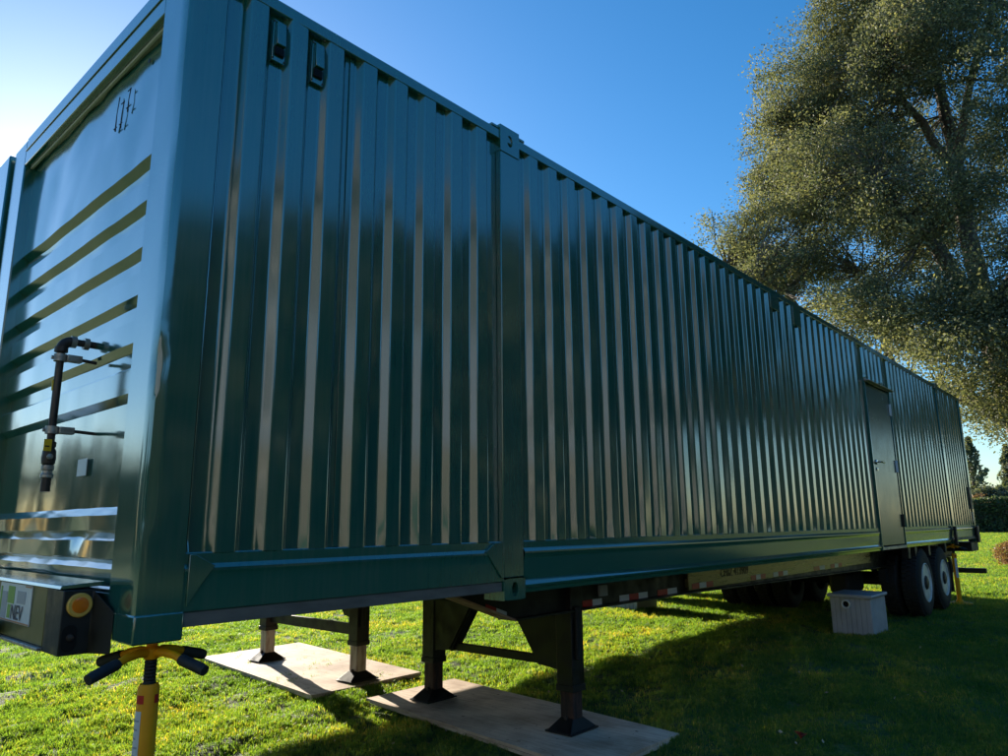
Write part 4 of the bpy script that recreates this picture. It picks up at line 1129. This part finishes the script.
def conifer(loc, h, r, label, seed):
    P = tag(empty('conifer_tree', loc), label, 'tree', 'far trees behind the hedge')
    MB().tube([(0, 0, -0.2), (0, 0, h * 0.5), (0, 0, h * 0.97)], [r * 0.10, r * 0.06, 0.03], 8).build('trunk', 'bark', P)
    n = int(2600 * (h / 12)); z = rng.uniform(0.06, 1.0, n) ** 0.85; a = rng.uniform(0, 6.283, n)
    tier = 0.75 + 0.25 * np.sin(z * 34 + 2 * np.sin(a * 2 + seed)); rr = r * (1 - z) ** 0.8 * tier * rng.uniform(0.45, 1.08, n) + 0.08
    p = np.stack([rr * np.cos(a), rr * np.sin(a), z * h - 0.12 * rr], 1)
    add_leaves('crown', p, 0.55, rng.uniform(0, 1, n), 'conifer_leaf', P, aspect=0.45)['kind'] = 'stuff'
    return P
conifer((113, 15.2, 0), 12.4, 4.0, 'pointed dark conifer closest to the container edge, behind the hedge', 1)
conifer((119, 11.9, 0), 11.6, 2.9, 'slender dark conifer in the gap of sky behind the hedge', 2)
conifer((124, 7.2, 0), 15.0, 4.6, 'tall grey-green conifer at the right edge behind the hedge', 3)
def far_tree(loc, rad, n, mat, label, sz=0.5):
    P = tag(empty('far_tree', loc), label, 'tree', 'far trees behind the hedge')
    MB().tube([(0, 0, -0.2), (0.1, 0.1, rad[2]), (0.2, 0.1, rad[2] * 1.5)], [0.3, 0.2, 0.08], 8).build('trunk', 'bark', P)
    p = np.concatenate([blob_leaves((rng.uniform(-.4, .4) * rad[0], rng.uniform(-.5, .5) * rad[1], rad[2] * rng.uniform(0.75, 1.35)), tuple(q * 0.62 for q in rad), n // 5, sz) for _ in range(5)])
    p = p[p[:, 2] > 0.3]
    add_leaves('crown', p, sz, rng.uniform(0, 1, len(p)), mat, P)['kind'] = 'stuff'
    return P
far_tree((107, 13.0, 0), (3.0, 4.5, 3.6), 5000, 'conifer_leaf', 'bushy grey-green tree just above the hedge')
far_tree((110, 8.2, 0), (3.0, 4.0, 3.9), 5000, 'hedge_leaf', 'olive rounded tree above the hedge at the right edge')
far_tree((101, 13.2, 0), (1.4, 2.6, 2.35), 2600, 'rust_leaf', 'reddish-brown bare shrub peeping over the hedge top', 0.22)

# belt of trees on the lawn's other sides, behind and left of the viewer (it shows in the paint)
def tree_belt():
    allp = []
    def clump(az, d, h, n, w=0.36):
        a = math.radians(az)
        c = (CAM.x + d * math.sin(a), CAM.y + d * math.cos(a), h * 0.50)
        allp.append(blob_leaves(c, (h * w, h * w, h * 0.52), n, 0.6))
    for k in range(64):
        az = 117 + 233 * k / 63 + random.uniform(-2, 2)
        if 203 < az < 232: continue
        clump(az, random.uniform(40, 52), random.uniform(8, 13) if az < 285 else random.uniform(5, 7.5), 1500)
    for k in range(20):
        az = 122 + 80 * k / 19 + random.uniform(-2, 2)
        clump(az, random.uniform(20, 24), random.uniform(10.5, 13.5) if az < 150 else random.uniform(6, 9), 2400, 0.34)
    for az, d, z in ((101, 33, 10.0), (106, 28, 9.5), (111, 31, 10.5), (116, 26, 9.0), (121, 30, 10.0), (206, 24, 9.0), (212, 27, 10.0), (218, 23, 9.2), (224, 28, 10.5)):      # oaks with raised crowns
        a = math.radians(az)
        allp.append(blob_leaves((CAM.x + d * math.sin(a), CAM.y + d * math.cos(a), z), (3.6, 3.6, z - 4.6), 2600, 0.6))
    p = np.concatenate(allp); p = p[p[:, 2] > 0]
    o = add_leaves('tree_belt', p, 0.8, rng.uniform(0, 1, len(p)), 'belt_leaf', aspect=0.8)
    tag(o, 'belt of trees round the lawn behind the viewer, seen only in reflections', 'trees', kind='stuff')
tree_belt()

# unseen house added behind the viewer so the rib flanks mirror pale walls
def house(loc, rz):
    P = tag(empty('added_house', loc, rz), 'grey three-storey house added behind the viewer to put pale streaks in the ribs', 'house')
    w, d, h = 16.0, 8.0, 9.4
    for z0_, z1_, m_ in ((0, 3.3, 'stucco'), (3.3, 6.0, 'stucco_blue'), (6.0, h, 'stucco_grey')):  # storey tones shaped to grade the streaks mirrored in the ribs
        MB().box(-w / 2, w / 2, 0, d, z0_, z1_).build('wall', m_, P, 0)
    rf = MB().prism([(-0.6, h - 0.1), (d / 2, h + 2.4), (d + 0.6, h - 0.1), (d + 0.6, h + 0.1), (d / 2, h + 2.65), (-0.6, h + 0.1)], -w / 2 - 0.5, w / 2 + 0.5, 'x').build('roof', 'roof_tile', P, 0)
    MB().box(2.0, 2.9, d * 0.3, d * 0.3 + 0.9, h + 0.9, h + 3.4).build('chimney', 'stucco', rf, 0)
    for z in (1.0, 4.0, 7.0):
        for x in (-6.4, -3.2, 3.2, 6.4):
            f = MB().box(x - 0.62, x + 0.62, -0.05, 0.02, z - 0.06, z + 1.56).build('window', 'pvc_white', P, 0)
            for q in (-0.29, 0.29):
                MB().box(x + q - 0.26, x + q + 0.26, -0.056, -0.05, z, z + 1.5).build('pane', 'window_glass', f, 0)
    dr_ = MB().box(-0.5, 0.5, -0.06, 0.02, 0.05, 2.15).build('door', 'door_paint', P, 0)
    MB().lathe([(0.03, -0.06), (0.03, -0.11), (0, -0.12)], 12, 'y', (0.4, 0, 1.05)).build('handle', 'chrome', dr_)
house((-10.2, -6.6, 0), math.radians(122))

# ------------------------------------------------------------------ small things on the grass
def fallen_leaf(x, y, s, mat, label):
    z = lawn_z(x, y) + 0.035
    rows = []
    for i in range(7):
        t = i / 6; w = math.sin(t * math.pi) ** 0.7 * s * 0.42 + 0.001
        rows.append([((t - 0.5) * s, q * w, 0.25 * s * (abs(q) ** 1.5) + 0.12 * s * math.sin(t * 5)) for q in (-1, -0.5, 0, 0.5, 1)])
    o = MB().grid(rows).build('fallen_leaf', mat, None, 0, loc=(x, y, z)); o.rotation_euler = (0.2, -0.15, random.uniform(0, 6))
    tag(o, label, 'leaf')
    return o
fallen_leaf(4.05, -0.79, 0.10, 'leaf_red', 'red fallen leaf on the shaded grass at lower right')
pts = []
for _ in range(240):
    a = math.radians(random.uniform(10, 88)); d = random.uniform(3.2, 13)
    x, y = CAM.x + d * math.sin(a), CAM.y + d * math.cos(a)
    pts.append((x, y, lawn_z(x, y) + random.uniform(0.028, 0.042)))
o = add_leaves('leaf_litter', np.array(pts), 0.03, rng.uniform(0, 1, len(pts)), 'leaf_pale', aspect=0.7, sizes=rng.uniform(0.012, 0.038, len(pts)))
tag(o, 'pale specks of leaf litter scattered on the shaded grass', 'leaf litter', kind='stuff')
